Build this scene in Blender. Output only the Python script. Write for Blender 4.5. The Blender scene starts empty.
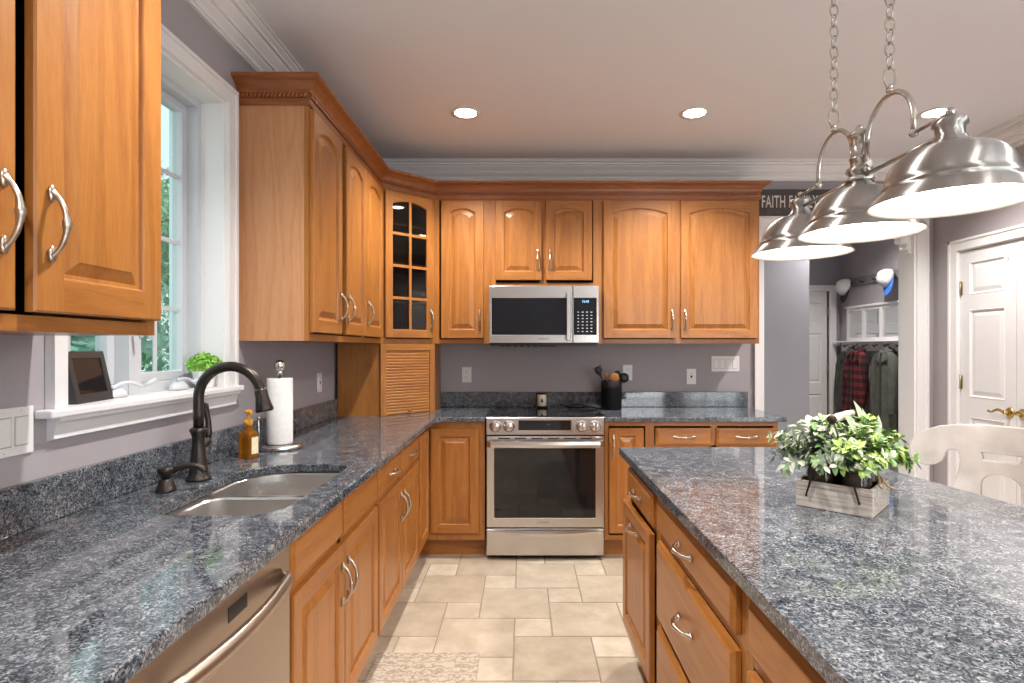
import bpy, bmesh, math, random
from mathutils import Vector, Matrix

random.seed(7)
PI = math.pi
scene = bpy.context.scene
COL = scene.collection

# ------------------------------------------------------------------ camera
CAM_H = 1.357
cam_data = bpy.data.cameras.new('camera')
cam_data.sensor_width = 36.0
cam_data.lens = 36.0 * 570.0 / 1024.0
cam_data.shift_x = -11.0 / 1024.0
cam_data.shift_y = 6.5 / 1024.0
cam_data.clip_start = 0.05
cam = bpy.data.objects.new('camera', cam_data)
COL.objects.link(cam)
cam.location = (0, 0, CAM_H)
cam.rotation_euler = (PI / 2, 0, 0)
scene.camera = cam

# ------------------------------------------------------------------ world, exposure
world = bpy.data.worlds.new('sky')
scene.world = world
world.use_nodes = True
wn = world.node_tree.nodes
wn['Background'].inputs[0].default_value = (0.86, 0.93, 1.0, 1)
wn['Background'].inputs[1].default_value = 1.25
scene.view_settings.view_transform = 'Standard'
scene.view_settings.look = 'None'
scene.view_settings.gamma = 1.0
scene.view_settings.use_curve_mapping = False
scene.view_settings.exposure = 0.10
scene.cycles.use_denoising = True
scene.cycles.max_bounces = 8
scene.cycles.diffuse_bounces = 4
scene.cycles.glossy_bounces = 4
scene.cycles.transmission_bounces = 6
scene.cycles.transparent_max_bounces = 8
scene.cycles.caustics_reflective = False
scene.cycles.caustics_refractive = False
scene.cycles.sample_clamp_indirect = 6.0

CAN_POWER = 40.0
CAN_COL = (1.0, 0.955, 0.92)
PENDANT_POWER = 17.0
CEIL = 2.743


def area_light(name, loc, rot, sx, sy, power, col, parent=None):
    d = bpy.data.lights.new(name, 'AREA')
    d.shape = 'RECTANGLE'
    d.size = sx
    d.size_y = sy
    d.energy = power
    d.color = col
    o = bpy.data.objects.new(name, d)
    COL.objects.link(o)
    o.location = loc
    o.rotation_euler = rot
    if parent:
        o.parent = parent
    return o


# fill lights added at the rear and side, then daylight through the sink window
area_light('fill_light_rear', (2.3, -3.42, 1.35), (PI / 2, 0, 0), 1.3, 2.1, 55.0, (0.95, 0.97, 1.0))
area_light('fill_light_side', (3.04, -0.9, 1.35), (0, PI / 2, 0), 2.1, 2.6, 40.0, (0.95, 0.97, 1.0))
area_light('daylight_sink_window', (-1.62, 1.925, 1.80), (0, -PI / 2, 0), 1.1, 0.8, 3.0, (0.92, 0.97, 1.0))

# ------------------------------------------------------------------ helpers


class MB:
    """collects shapes and links them as one mesh object"""

    def __init__(self):
        self.v = []
        self.f = []
        self.m = []
        self.s = []

    def add(self, verts, faces, mat=0, smooth=False):
        b = len(self.v)
        self.v += [tuple(p) for p in verts]
        for fc in faces:
            self.f.append([b + i for i in fc])
            self.m.append(mat)
            self.s.append(smooth)
        return self

    def box(self, x0, x1, y0, y1, z0, z1, mat=0):
        v = [(x0, y0, z0), (x1, y0, z0), (x1, y1, z0), (x0, y1, z0),
             (x0, y0, z1), (x1, y0, z1), (x1, y1, z1), (x0, y1, z1)]
        f = [(0, 3, 2, 1), (4, 5, 6, 7), (0, 1, 5, 4), (1, 2, 6, 5), (2, 3, 7, 6), (3, 0, 4, 7)]
        return self.add(v, f, mat)

    def cbox(self, x0, x1, y0, y1, z0, z1, c=0.003, mat=0):
        """box with chamfered edges"""
        bm = bmesh.new()
        bmesh.ops.create_cube(bm, size=1.0)
        for v in bm.verts:
            v.co = Vector((x0 + (v.co.x + .5) * (x1 - x0), y0 + (v.co.y + .5) * (y1 - y0), z0 + (v.co.z + .5) * (z1 - z0)))
        bmesh.ops.bevel(bm, geom=bm.edges[:], offset=c, segments=2, affect='EDGES', profile=0.5)
        self.bm(bm, mat)
        return self

    def bm(self, bm, mat=0, smooth=False, M=None):
        bm.verts.index_update()
        vs = [(M @ v.co if M else v.co) for v in bm.verts]
        self.add(vs, [[v.index for v in f.verts] for f in bm.faces], mat, smooth)
        bm.free()
        return self

    def tube(self, pts, rad, n=10, mat=0, caps=True, smooth=True, flat=None):
        pts = [Vector(p) for p in pts]
        if not hasattr(rad, '__len__'):
            rad = [rad] * len(pts)
        k = len(pts)
        tang = []
        for i in range(k):
            a = pts[max(i - 1, 0)]
            b = pts[min(i + 1, k - 1)]
            t = (b - a)
            tang.append(t.normalized() if t.length > 1e-9 else Vector((0, 0, 1)))
        t0 = tang[0]
        up = Vector((0, 0, 1)) if abs(t0.z) < 0.9 else Vector((1, 0, 0))
        nx = t0.cross(up).normalized()
        vs = []
        for i in range(k):
            t = tang[i]
            nx = (nx - t * nx.dot(t))
            nx = nx.normalized() if nx.length > 1e-6 else t.orthogonal().normalized()
            ny = t.cross(nx)
            for j in range(n):
                a = 2 * PI * j / n
                vs.append(pts[i] + nx * (rad[i] * math.cos(a)) + ny * (rad[i] * math.sin(a)))
        fs = []
        for i in range(k - 1):
            for j in range(n):
                q = (j + 1) % n
                fs.append((i * n + j, i * n + q, (i + 1) * n + q, (i + 1) * n + j))
        self.add(vs, fs, mat, smooth)
        if caps:
            b = len(self.v) - len(vs)
            self.f.append([b + j for j in range(n)][::-1])
            self.m.append(mat)
            self.s.append(False)
            self.f.append([b + (k - 1) * n + j for j in range(n)])
            self.m.append(mat)
            self.s.append(False)
        return self

    def lathe(self, prof, c=(0, 0, 0), n=28, axis='z', mat=0, smooth=True, sx=1.0, sy=1.0, caps=True):
        """prof: list of (r, h)"""
        vs = []
        for r, h in prof:
            for j in range(n):
                a = 2 * PI * j / n
                p = (r * math.cos(a) * sx, r * math.sin(a) * sy, h)
                if axis == 'x':
                    p = (p[2], p[0], p[1])
                elif axis == 'y':
                    p = (p[1], p[2], p[0])
                vs.append((p[0] + c[0], p[1] + c[1], p[2] + c[2]))
        fs = []
        for i in range(len(prof) - 1):
            for j in range(n):
                q = (j + 1) % n
                fs.append((i * n + j, i * n + q, (i + 1) * n + q, (i + 1) * n + j))
        b = len(self.v)
        self.add(vs, fs, mat, smooth)
        for row in (0, len(prof) - 1):
            if caps and prof[row][0] > 1e-5:
                ids = [b + row * n + j for j in range(n)]
                self.f.append(ids[::-1] if row == 0 else ids)
                self.m.append(mat)
                self.s.append(False)
        return self

    def prism(self, poly, h0, h1, axis='z', mat=0, holes=()):
        """extrude polygon (list of 2d points, with holes) between h0 and h1.
        axis z: (x,y); axis x: (y,z); axis y: (x,z)"""
        bm = bmesh.new()
        edges = []
        for loop in [poly] + list(holes):
            vs = [bm.verts.new((p[0], p[1], 0)) for p in loop]
            for i in range(len(vs)):
                edges.append(bm.edges.new((vs[i], vs[(i + 1) % len(vs)])))
        bmesh.ops.triangle_fill(bm, use_beauty=True, use_dissolve=False, edges=edges)
        bmesh.ops.recalc_face_normals(bm, faces=bm.faces[:])
        r = bmesh.ops.extrude_face_region(bm, geom=bm.faces[:])
        for g in r['geom']:
            if isinstance(g, bmesh.types.BMVert):
                g.co.z = 1
        bmesh.ops.recalc_face_normals(bm, faces=bm.faces[:])
        for v in bm.verts:
            h = h0 + (h1 - h0) * v.co.z
            a, b = v.co.x, v.co.y
            v.co = Vector((a, b, h)) if axis == 'z' else (Vector((h, a, b)) if axis == 'x' else Vector((a, h, b)))
        bmesh.ops.recalc_face_normals(bm, faces=bm.faces[:])
        return self.bm(bm, mat)

    def ball(self, c, r, mat=0, sz=(1, 1, 1), u=14, v=9):
        bm = bmesh.new()
        bmesh.ops.create_uvsphere(bm, u_segments=u, v_segments=v, radius=1)
        for q in bm.verts:
            q.co = Vector((c[0] + q.co.x * r * sz[0], c[1] + q.co.y * r * sz[1], c[2] + q.co.z * r * sz[2]))
        return self.bm(bm, mat, True)

    def sweep(self, path, prof, closed=False, mat=0, caps=True):
        """path: list of (x,y); prof: list of (out, z). out is to the right of travel direction; mitred corners"""
        k = len(path)
        P = [Vector((p[0], p[1])) for p in path]
        vs = []
        for i in range(k):
            if closed or 0 < i < k - 1:
                d0 = (P[i] - P[i - 1]).normalized()
                d1 = (P[(i + 1) % k] - P[i]).normalized()
            elif i == 0:
                d0 = d1 = (P[1] - P[0]).normalized()
            else:
                d0 = d1 = (P[i] - P[i - 1]).normalized()
            n0 = Vector((d0.y, -d0.x))
            n1 = Vector((d1.y, -d1.x))
            m = (n0 + n1)
            m = m / max(m.dot(n0), 0.2) if m.length > 1e-6 else n0
            for o, z in prof:
                q = P[i] + m * o
                vs.append((q.x, q.y, z))
        n = len(prof)
        fs = []
        for i in range(k if closed else k - 1):
            for j in range(n):
                q = (j + 1) % n
                i2 = (i + 1) % k
                fs.append((i * n + j, i2 * n + j, i2 * n + q, i * n + q))
        if caps and not closed:
            fs.append(tuple(range(n)))
            fs.append(tuple((k - 1) * n + j for j in range(n))[::-1])
        self.add(vs, fs, mat)
        return self

    def build(self, name, mats, parent=None, loc=None, rotz=0.0, bevel=0.0, fix=False):
        me = bpy.data.meshes.new(name)
        me.from_pydata(self.v, [], self.f)
        if not isinstance(mats, (list, tuple)):
            mats = [mats]
        for m in mats:
            me.materials.append(m)
        me.polygons.foreach_set('material_index', self.m)
        me.polygons.foreach_set('use_smooth', self.s)
        if fix:
            bm = bmesh.new()
            bm.from_mesh(me)
            bmesh.ops.recalc_face_normals(bm, faces=bm.faces[:])
            bm.to_mesh(me)
            bm.free()
        me.update()
        o = bpy.data.objects.new(name, me)
        COL.objects.link(o)
        if parent:
            o.parent = parent
        if loc is not None:
            o.location = loc
        if rotz:
            o.rotation_euler = (0, 0, rotz)
        if bevel:
            b = o.modifiers.new('bevel', 'BEVEL')
            b.width = bevel
            b.segments = 2
            b.limit_method = 'ANGLE'
        return o


def tag(o, label=None, cat=None, group=None, kind=None):
    if label:
        o['label'] = label
    if cat:
        o['category'] = cat
    if group:
        o['group'] = group
    if kind:
        o['kind'] = kind
    return o


def empty(name, loc, rotz=0.0, label=None, cat=None, group=None, kind=None):
    o = bpy.data.objects.new(name, None)
    o.empty_display_size = 0.05
    COL.objects.link(o)
    o.location = loc
    o.rotation_euler = (0, 0, rotz)
    return tag(o, label, cat, group, kind)


def share(src, name, parent, loc, rotz=None):
    c = src.copy()
    COL.objects.link(c)
    c.name = name
    c.parent = parent
    c.location = loc
    if rotz is not None:
        c.rotation_euler = (0, 0, rotz)
    return c


def rrect(x0, x1, y0, y1, r, n=8):
    """rounded rectangle; r scalar or (x0y0, x1y0, x1y1, x0y1)"""
    rs = r if hasattr(r, '__len__') else [r] * 4
    cs = [(x0, y0, 1, 1, PI), (x1, y0, -1, 1, 1.5 * PI), (x1, y1, -1, -1, 0), (x0, y1, 1, -1, .5 * PI)]
    out = []
    for (cx, cy, dx, dy, a0), q in zip(cs, rs):
        for i in range(n + 1):
            a = a0 + PI / 2 * i / n
            out.append((cx + dx * q + q * math.cos(a), cy + dy * q + q * math.sin(a)))
    return out


# ------------------------------------------------------------------ materials
def mat(name, col=(.8, .8, .8), rough=.5, metal=0.0, spec=.5, coat=0.0, coat_rough=.1, emit=None, estr=0.0, trans=0.0, ior=1.45, aniso=0.0):
    m = bpy.data.materials.new(name)
    m.use_nodes = True
    b = m.node_tree.nodes['Principled BSDF']
    b.inputs['Base Color'].default_value = (*col, 1)
    b.inputs['Roughness'].default_value = rough
    b.inputs['Metallic'].default_value = metal
    b.inputs['Specular IOR Level'].default_value = spec
    b.inputs['Coat Weight'].default_value = coat
    b.inputs['Coat Roughness'].default_value = coat_rough
    b.inputs['Transmission Weight'].default_value = trans
    b.inputs['IOR'].default_value = ior
    b.inputs['Anisotropic'].default_value = aniso
    if emit:
        b.inputs['Emission Color'].default_value = (*emit, 1)
        b.inputs['Emission Strength'].default_value = estr
    return m


def nt(m):
    return m.node_tree.nodes, m.node_tree.links, m.node_tree.nodes['Principled BSDF']


def ramp(nodes, stops):
    r = nodes.new('ShaderNodeValToRGB')
    e = r.color_ramp.elements
    while len(e) < len(stops):
        e.new(0.5)
    for i, (p, c) in enumerate(stops):
        e[i].position = p
        e[i].color = (*c, 1)
    return r


def coords(nodes, links, scale, rnd=True):
    tc = nodes.new('ShaderNodeTexCoord')
    mp = nodes.new('ShaderNodeMapping')
    mp.inputs['Scale'].default_value = scale
    links.new(tc.outputs['Object'], mp.inputs['Vector'])
    if rnd:
        oi = nodes.new('ShaderNodeObjectInfo')
        mu = nodes.new('ShaderNodeMath')
        mu.operation = 'MULTIPLY'
        mu.inputs[1].default_value = 37.0
        links.new(oi.outputs['Random'], mu.inputs[0])
        cb = nodes.new('ShaderNodeCombineXYZ')
        for i in range(3):
            links.new(mu.outputs[0], cb.inputs[i])
        links.new(cb.outputs[0], mp.inputs['Location'])
    return mp


def bump(nodes, links, b, src, strength, dist):
    bp = nodes.new('ShaderNodeBump')
    bp.inputs['Strength'].default_value = strength
    bp.inputs['Distance'].default_value = dist
    links.new(src, bp.inputs['Height'])
    links.new(bp.outputs[0], b.inputs['Normal'])
    return bp


def oak(name, axis, stops=None, rough=.38):
    """honey oak with the grain running along a local axis"""
    m = mat(name, rough=rough, coat=.25, coat_rough=.25)
    n, l, b = nt(m)
    a, c = 11.0, 0.9
    sc = {'z': (a, a, c), 'x': (c, a, a), 'y': (a, c, a)}[axis]
    mp = coords(n, l, sc)
    nz = n.new('ShaderNodeTexNoise')
    nz.inputs['Scale'].default_value = 1.0
    nz.inputs['Detail'].default_value = 3.0
    nz.inputs['Distortion'].default_value = 0.8
    l.new(mp.outputs[0], nz.inputs['Vector'])
    # growth rings drawn out along the grain
    mm = n.new('ShaderNodeMath')
    mm.operation = 'MULTIPLY'
    mm.inputs[1].default_value = 9.0
    l.new(nz.outputs['Fac'], mm.inputs[0])
    fr = n.new('ShaderNodeMath')
    fr.operation = 'PINGPONG'
    fr.inputs[1].default_value = 1.0
    l.new(mm.outputs[0], fr.inputs[0])
    pores = n.new('ShaderNodeTexNoise')
    pores.inputs['Scale'].default_value = 20.0
    pores.inputs['Detail'].default_value = 2.0
    l.new(mp.outputs[0], pores.inputs['Vector'])
    mix = n.new('ShaderNodeMath')
    mix.operation = 'MULTIPLY_ADD'
    mix.inputs[1].default_value = .38
    l.new(fr.outputs[0], mix.inputs[0])
    pm = n.new('ShaderNodeMath')
    pm.operation = 'MULTIPLY'
    pm.inputs[1].default_value = .68
    l.new(pores.outputs['Fac'], pm.inputs[0])
    l.new(pm.outputs[0], mix.inputs[2])
    r = ramp(n, stops or [(.15, (.262, .092, .017)), (.48, (.335, .126, .025)), (.85, (.40, .164, .038))])
    l.new(mix.outputs[0], r.inputs[0])
    l.new(r.outputs[0], b.inputs['Base Color'])
    bump(n, l, b, pores.outputs['Fac'], .08, .002)
    return m


OAK = {ax: oak('honey_oak_' + ax, ax) for ax in 'xyz'}
OAK_LIST = [OAK['z'], OAK['x'], OAK['y']]     # slots 0 upright, 1 across, 2 deep
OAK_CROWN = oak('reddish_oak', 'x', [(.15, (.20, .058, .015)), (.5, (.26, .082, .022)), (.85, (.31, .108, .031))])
OAK_SKIN = oak('maple_side_panel', 'z', [(.15, (.43, .19, .082)), (.5, (.50, .24, .112)), (.85, (.55, .285, .14))], .42)
CAB_IN2 = mat('brown_cabinet_interior', (.15, .095, .06), .6)
CAB_IN = mat('dark_cabinet_interior', (.045, .025, .014), .7)


def granite(name):
    m = mat(name, rough=.06, spec=.95)
    n, l, b = nt(m)
    mp = coords(n, l, (1, 1, 1), False)
    warp = n.new('ShaderNodeTexNoise')
    warp.inputs['Scale'].default_value = 60
    l.new(mp.outputs[0], warp.inputs['Vector'])
    add = n.new('ShaderNodeVectorMath')
    add.operation = 'MULTIPLY_ADD'
    add.inputs[1].default_value = (.016, .016, .016)
    l.new(warp.outputs['Color'], add.inputs[0])
    l.new(mp.outputs[0], add.inputs[2])
    vo = n.new('ShaderNodeTexVoronoi')
    vo.inputs['Scale'].default_value = 270
    l.new(add.outputs[0], vo.inputs['Vector'])
    sep = n.new('ShaderNodeSeparateColor')
    l.new(vo.outputs['Color'], sep.inputs[0])
    r = ramp(n, [(0, (.022, .027, .036)), (.25, (.050, .060, .075)), (.5, (.115, .13, .15)), (.8, (.20, .215, .235)), (1.0, (.36, .375, .39))])
    l.new(sep.outputs[0], r.inputs[0])
    big = n.new('ShaderNodeTexNoise')
    big.inputs['Scale'].default_value = 28
    big.inputs['Detail'].default_value = 3
    l.new(mp.outputs[0], big.inputs['Vector'])
    r2 = ramp(n, [(.35, (.43, .45, .48)), (.65, (.92, .92, .92))])
    l.new(big.outputs['Fac'], r2.inputs[0])
    mx = n.new('ShaderNodeMix')
    mx.data_type = 'RGBA'
    mx.blend_type = 'MULTIPLY'
    mx.inputs[0].default_value = 1.0
    l.new(r.outputs[0], mx.inputs[6])
    l.new(r2.outputs[0], mx.inputs[7])
    l.new(mx.outputs[2], b.inputs['Base Color'])
    return m


GRANITE = granite('blue_grey_granite')


def steel(name, col=(.60, .58, .56), rough=.27, axis='x', bumpy=.0):
    m = mat(name, col, rough, 1.0)
    return m


STEEL = steel('brushed_steel')
STEEL_Y = steel('brushed_steel_warm', (.50, .43, .37), .33, 'y')
SINK_STEEL = steel('satin_sink_steel', (.66, .64, .62), .30, 'z')
NICKEL = mat('polished_nickel', (.62, .58, .53), .20, 1.0)
BRUSHED_NICKEL = steel('brushed_nickel', (.56, .54, .51), .24, 'z')
SPUN_NICKEL = mat('spun_nickel', (.45, .44, .425), .36, 1.0, aniso=.96)
_n, _l, _b = nt(SPUN_NICKEL)
_t = _n.new('ShaderNodeTangent')
_t.direction_type = 'RADIAL'
_t.axis = 'Z'
_l.new(_t.outputs[0], _b.inputs['Tangent'])
_b.inputs['Anisotropic Rotation'].default_value = .21
PEWTER = mat('antique_pewter', (.50, .45, .39), .28, 1.0)
BRONZE = mat('oil_rubbed_bronze', (.050, .042, .038), .33, .75)
BRASS = mat('brass', (.60, .40, .13), .25, 1.0)
OLD_BRASS = mat('aged_brass_hinge', (.36, .30, .20), .4, 1.0)
BLACK_GLASS = mat('black_glass', (.008, .009, .011), .05, 0, .6)
COOK_GLASS = mat('black_ceramic_glass', (.010, .010, .011), .07, 0, .5)
BLACK_PLASTIC = mat('black_plastic', (.012, .012, .013), .35)
BLACK_MATTE = mat('black_matte_metal', (.006, .006, .0065), .42, spec=.3)
CAST = mat('dark_gap', (.006, .006, .006), .8)
WHITE_PAINT = mat('white_trim_paint', (.78, .77, .775), .35)
DOOR_WHITE = mat('white_door_paint', (.74, .735, .745), .38)
WHITE_PLASTIC = mat('white_plastic', (.78, .77, .765), .35)
WHITE_VINYL = mat('white_window_vinyl', (.56, .58, .61), .4)
SHADE_WHITE = mat('white_enamel', (.42, .385, .35), .4)
BULB = mat('bulb_glow', (1, .93, .84), .5, emit=(1, .90, .78), estr=9.0)
CAN_GLOW = mat('can_light_glow', (1, .95, .88), .5, emit=(1, .93, .84), estr=11.0)
DISPLAY_DIM = mat('dim_display', (.05, .12, .2), .4, emit=(.3, .55, .9), estr=.18)
DISPLAY = mat('lit_display', (.1, .3, .5), .4, emit=(.35, .65, 1.0), estr=1.6)
PAPER = None


def noisy(name, c0, c1, scale=8, rough=.6, detail=4, bstr=0.0, sc=(1, 1, 1), bdist=.003):
    m = mat(name, rough=rough)
    n, l, b = nt(m)
    mp = coords(n, l, sc)
    nz = n.new('ShaderNodeTexNoise')
    nz.inputs['Scale'].default_value = scale
    nz.inputs['Detail'].default_value = detail
    l.new(mp.outputs[0], nz.inputs['Vector'])
    r = ramp(n, [(.3, c0), (.7, c1)])
    l.new(nz.outputs['Fac'], r.inputs[0])
    l.new(r.outputs[0], b.inputs['Base Color'])
    if bstr:
        bump(n, l, b, nz.outputs['Fac'], bstr, bdist)
    return m


WALL = noisy('mauve_grey_wall_paint', (.355, .325, .345), (.37, .34, .36), 3, .6)
WALL_HALL = noisy('blue_grey_hall_paint', (.30, .30, .335), (.315, .315, .35), 3, .6)
CEILING = noisy('ceiling_paint', (.77, .76, .80), (.78, .77, .81), 3, .7)
PAPER = noisy('paper_towel_white', (.80, .79, .78), (.88, .87, .86), 60, .9, 2, .5)
GLASS = mat('clear_glass', (1, 1, 1), .02, trans=1.0, ior=1.45)


def pane_mat(name, tint=(1, 1, 1), ior=1.45, base=None):
    """thin pane: transparent with a fresnel sheen"""
    m = bpy.data.materials.new(name)
    m.use_nodes = True
    n, l = m.node_tree.nodes, m.node_tree.links
    n.remove(n['Principled BSDF'])
    tr = n.new('ShaderNodeBsdfTransparent')
    tr.inputs[0].default_value = (*tint, 1)
    gl = n.new('ShaderNodeBsdfGlossy')
    gl.inputs['Roughness'].default_value = .02
    lw = n.new('ShaderNodeLayerWeight')
    lw.inputs['Blend'].default_value = .5
    pw = n.new('ShaderNodeMath')
    pw.operation = 'POWER'
    pw.inputs[1].default_value = 4.0
    l.new(lw.outputs['Facing'], pw.inputs[0])
    fz = n.new('ShaderNodeMath')
    fz.operation = 'MULTIPLY_ADD'
    fz.inputs[1].default_value = .7
    fz.inputs[2].default_value = ((ior - 1) / (ior + 1)) ** 2
    l.new(pw.outputs[0], fz.inputs[0])
    mx = n.new('ShaderNodeMixShader')
    l.new(fz.outputs[0], mx.inputs[0])
    l.new(tr.outputs[0], mx.inputs[1])
    l.new(gl.outputs[0], mx.inputs[2])
    l.new(mx.outputs[0], n['Material Output'].inputs['Surface'])
    return m


WINDOW_PANE = pane_mat('window_pane_glass', (.86, .95, .93))
CAB_PANE = pane_mat('cabinet_pane_glass', (.55, .53, .50), 1.5)
JAR_PANE = pane_mat('jar_glass', (.88, .88, .86), 1.4)


# ------------------------------------------------------------------ setting: floor
def build_floor():
    L, S, G = .360, .180, .0035
    A = (-.222, 3.222)
    mb = MB()
    x0, x1, y0, y1 = -1.225, 4.2, -3.6, 7.2
    mb.box(x0, x1, y0, y1, -.06, -.003, 1)
    shades = []
    for i in range(-26, 27):
        for j in range(-26, 27):
            ox = A[0] + i * L - j * S
            oy = A[1] - i * S - j * L
            for (px, py, w, kind) in ((ox, oy - L, L, 0), (ox + L, oy - S, S, 1)):
                a0, a1, b0, b1 = max(px + G, x0), min(px + w - G, x1), max(py + G, y0), min(py + w - G, y1)
                if a1 - a0 < .01 or b1 - b0 < .01:
                    continue
                h = .0015
                mb.add([(a0, b0, -.0025), (a1, b0, -.0025), (a1, b1, -.0025), (a0, b1, -.0025),
                        (a0 + h, b0 + h, 0), (a1 - h, b0 + h, 0), (a1 - h, b1 - h, 0), (a0 + h, b1 - h, 0)],
                       [(4, 5, 6, 7), (0, 1, 5, 4), (1, 2, 6, 5), (2, 3, 7, 6), (3, 0, 4, 7)], 0)
                shades.append((len(mb.f) - 5, random.uniform(-.5, .5) + (1.0 if kind else 0.0)))
    tile = mat('beige_ceramic_tile', rough=.30)
    n, l, b = nt(tile)
    at = n.new('ShaderNodeAttribute')
    at.attribute_name = 'tile_tone'
    mp = coords(n, l, (1, 1, 1), False)
    nz = n.new('ShaderNodeTexNoise')
    nz.inputs['Scale'].default_value = 7
    nz.inputs['Detail'].default_value = 6
    nz.inputs['Roughness'].default_value = .65
    l.new(mp.outputs[0], nz.inputs['Vector'])
    ma = n.new('ShaderNodeMath')
    ma.operation = 'MULTIPLY_ADD'
    ma.inputs[1].default_value = .17
    l.new(at.outputs['Fac'], ma.inputs[0])
    l.new(nz.outputs['Fac'], ma.inputs[2])
    r = ramp(n, [(.25, (.35, .285, .205)), (.5, (.445, .375, .285)), (.62, (.495, .425, .33)), (.85, (.64, .565, .45))])
    l.new(ma.outputs[0], r.inputs[0])
    l.new(r.outputs[0], b.inputs['Base Color'])
    bump(n, l, b, nz.outputs['Fac'], .12, .004)
    grout = noisy('brown_grout', (.27, .215, .16), (.33, .265, .20), 40, .85)
    o = mb.build('floor', [tile, grout])
    at = o.data.attributes.new('tile_tone', 'FLOAT', 'FACE')
    vals = [0.0] * len(o.data.polygons)
    for f0, s in shades:
        for k in range(5):
            vals[f0 + k] = s
    at.data.foreach_set('value', vals)
    tag(o, 'beige ceramic tile floor in a large and small square pattern', 'floor', kind='structure')


build_floor()

WL, WB, WR = -1.225, 4.30, 3.095     # wall planes
WREAR = -3.5


def struct(o, label, cat):
    return tag(o, label, cat, kind='structure')


# window opening in the left wall
WY0, WY1, WZ0, WZ1 = 1.51, 2.34, 1.20, 2.368
mb = MB()
mb.prism([(WREAR - .15, 0), (WB + .17, 0), (WB + .17, CEIL), (WREAR - .15, CEIL)], WL - .22, WL, 'x',
         holes=[[(WY0 - .001, WZ0 - .021), (WY1 + .001, WZ0 - .021), (WY1 + .001, WZ1 + .001), (WY0 - .001, WZ1 + .001)]])
struct(mb.build('wall_left', WALL), 'mauve grey painted wall holding the sink window', 'wall')
# back wall with cased opening to the hall
OX0, OX1, OZ = 1.805, 2.96, 2.262
mb = MB()
mb.prism([(WL, 0), (OX0, 0), (OX0, OZ), (OX1, OZ), (OX1, 0), (WR, 0), (WR, CEIL), (WL, CEIL)], WB, WB + .172, 'y')
struct(mb.build('wall_back', WALL), 'mauve grey painted wall behind the range with cased opening to the hall', 'wall')
# right wall with closet opening
CY0, CY1, CZ = 3.118, 4.045, 2.045
mb = MB()
mb.prism([(WREAR, 0), (CY0, 0), (CY0, CZ), (CY1, CZ), (CY1, 0), (WB + .172, 0), (WB + .172, CEIL), (WREAR, CEIL)], WR, WR + .12, 'x',
         holes=[[(-2.25, .2), (.45, .2), (.45, 2.35), (-2.25, 2.35)]])  # unseen opening added to go with the side fill light
mb.box(WR + .12, WR + .58, CY0 - .1, CY1 + .1, 0, .01)
mb.box(WR + .57, WR + .58, CY0 - .1, CY1 + .1, 0, 2.2)
struct(mb.build('wall_right', WALL), 'mauve grey painted wall holding the white closet doors', 'wall')
# rear wall behind the camera, its glazing added for fill light
RX0, RX1, RZ0, RZ1 = 1.6, 3.0, .12, 2.35
mb = MB()
mb.prism([(WL, 0), (WR, 0), (WR, CEIL), (WL, CEIL)], WREAR - .15, WREAR, 'y', holes=[[(RX0, RZ0), (RX1, RZ0), (RX1, RZ1), (RX0, RZ1)]])
struct(mb.build('wall_rear', WALL), 'painted wall opposite the hall opening, its glazing added for fill light', 'wall')
w2 = empty('fill_window_rear', ((RX0 + RX1) / 2, WREAR - .08, RZ0), 0, 'unseen tall three-light window added for rear fill light', 'window', kind='structure')  # invented window that accompanies the rear fill light
mb = MB()
hw = (RX1 - RX0) / 2
H2 = RZ1 - RZ0
for a, b in ((-hw, -hw + .07), (-hw * .33 - .04, -hw * .33 + .04), (hw * .33 - .04, hw * .33 + .04), (hw - .07, hw)):
    mb.box(a, b, -.03, .03, 0, H2)
mb.box(-hw, hw, -.03, .03, 0, .07)
mb.box(-hw, hw, -.03, .03, H2 - .07, H2)
mb.build('window_frame', WHITE_VINYL, w2)
mb = MB()
mb.box(-hw + .03, hw - .03, -.003, .003, .03, H2 - .03)
mb.build('pane', WINDOW_PANE, w2)
w3 = empty('fill_window_side', (WR + .06, -.9, .2), PI / 2, 'unseen wide window added for side fill light', 'window', kind='structure')  # invented window that accompanies the side fill light
mb = MB()
for a, b in ((-1.35, -1.28), (-.49, -.41), (.41, .49), (1.28, 1.35)):
    mb.box(a, b, -.03, .03, 0, 2.15)
mb.box(-1.35, 1.35, -.03, .03, 0, .07)
mb.box(-1.35, 1.35, -.03, .03, 2.08, 2.15)
mb.build('window_frame', WHITE_VINYL, w3)
mb = MB()
mb.box(-1.32, 1.32, -.003, .003, .03, 2.12)
mb.build('pane', WINDOW_PANE, w3)
# hall beyond the opening
mb = MB()
mb.box(1.2, 2.712, 5.40, 5.52, 0, CEIL)
mb.box(2.59, 2.712, 5.52, 6.62, 0, CEIL)
struct(mb.build('wall_hall_left', WALL_HALL), 'blue grey hall wall seen through the cased opening', 'wall')
HB, HR = 6.62, 3.68
mb = MB()
mb.prism([(2.59, 0), (2.74, 0), (2.74, 2.03), (3.565, 2.03), (3.565, 0), (HR + .1, 0), (HR + .1, CEIL), (2.59, CEIL)], HB, HB + .12, 'y')
struct(mb.build('wall_hall_back', WALL_HALL), 'blue grey hall wall around the narrow white door', 'wall')
mb = MB()
mb.box(HR, HR + .12, 4.472, HB + .12, 0, CEIL)
struct(mb.build('wall_hall_right', WALL), 'grey hall wall where the coats hang', 'wall')
mb = MB()
mb.box(WL - .16, WR + .12, WREAR - .15, WB, CEIL, CEIL + .1)
mb.box(1.2, HR + .12, WB, HB + .7, CEIL, CEIL + .1)
struct(mb.build('ceiling', CEILING), 'white flat ceiling with recessed lights', 'ceiling')

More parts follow.
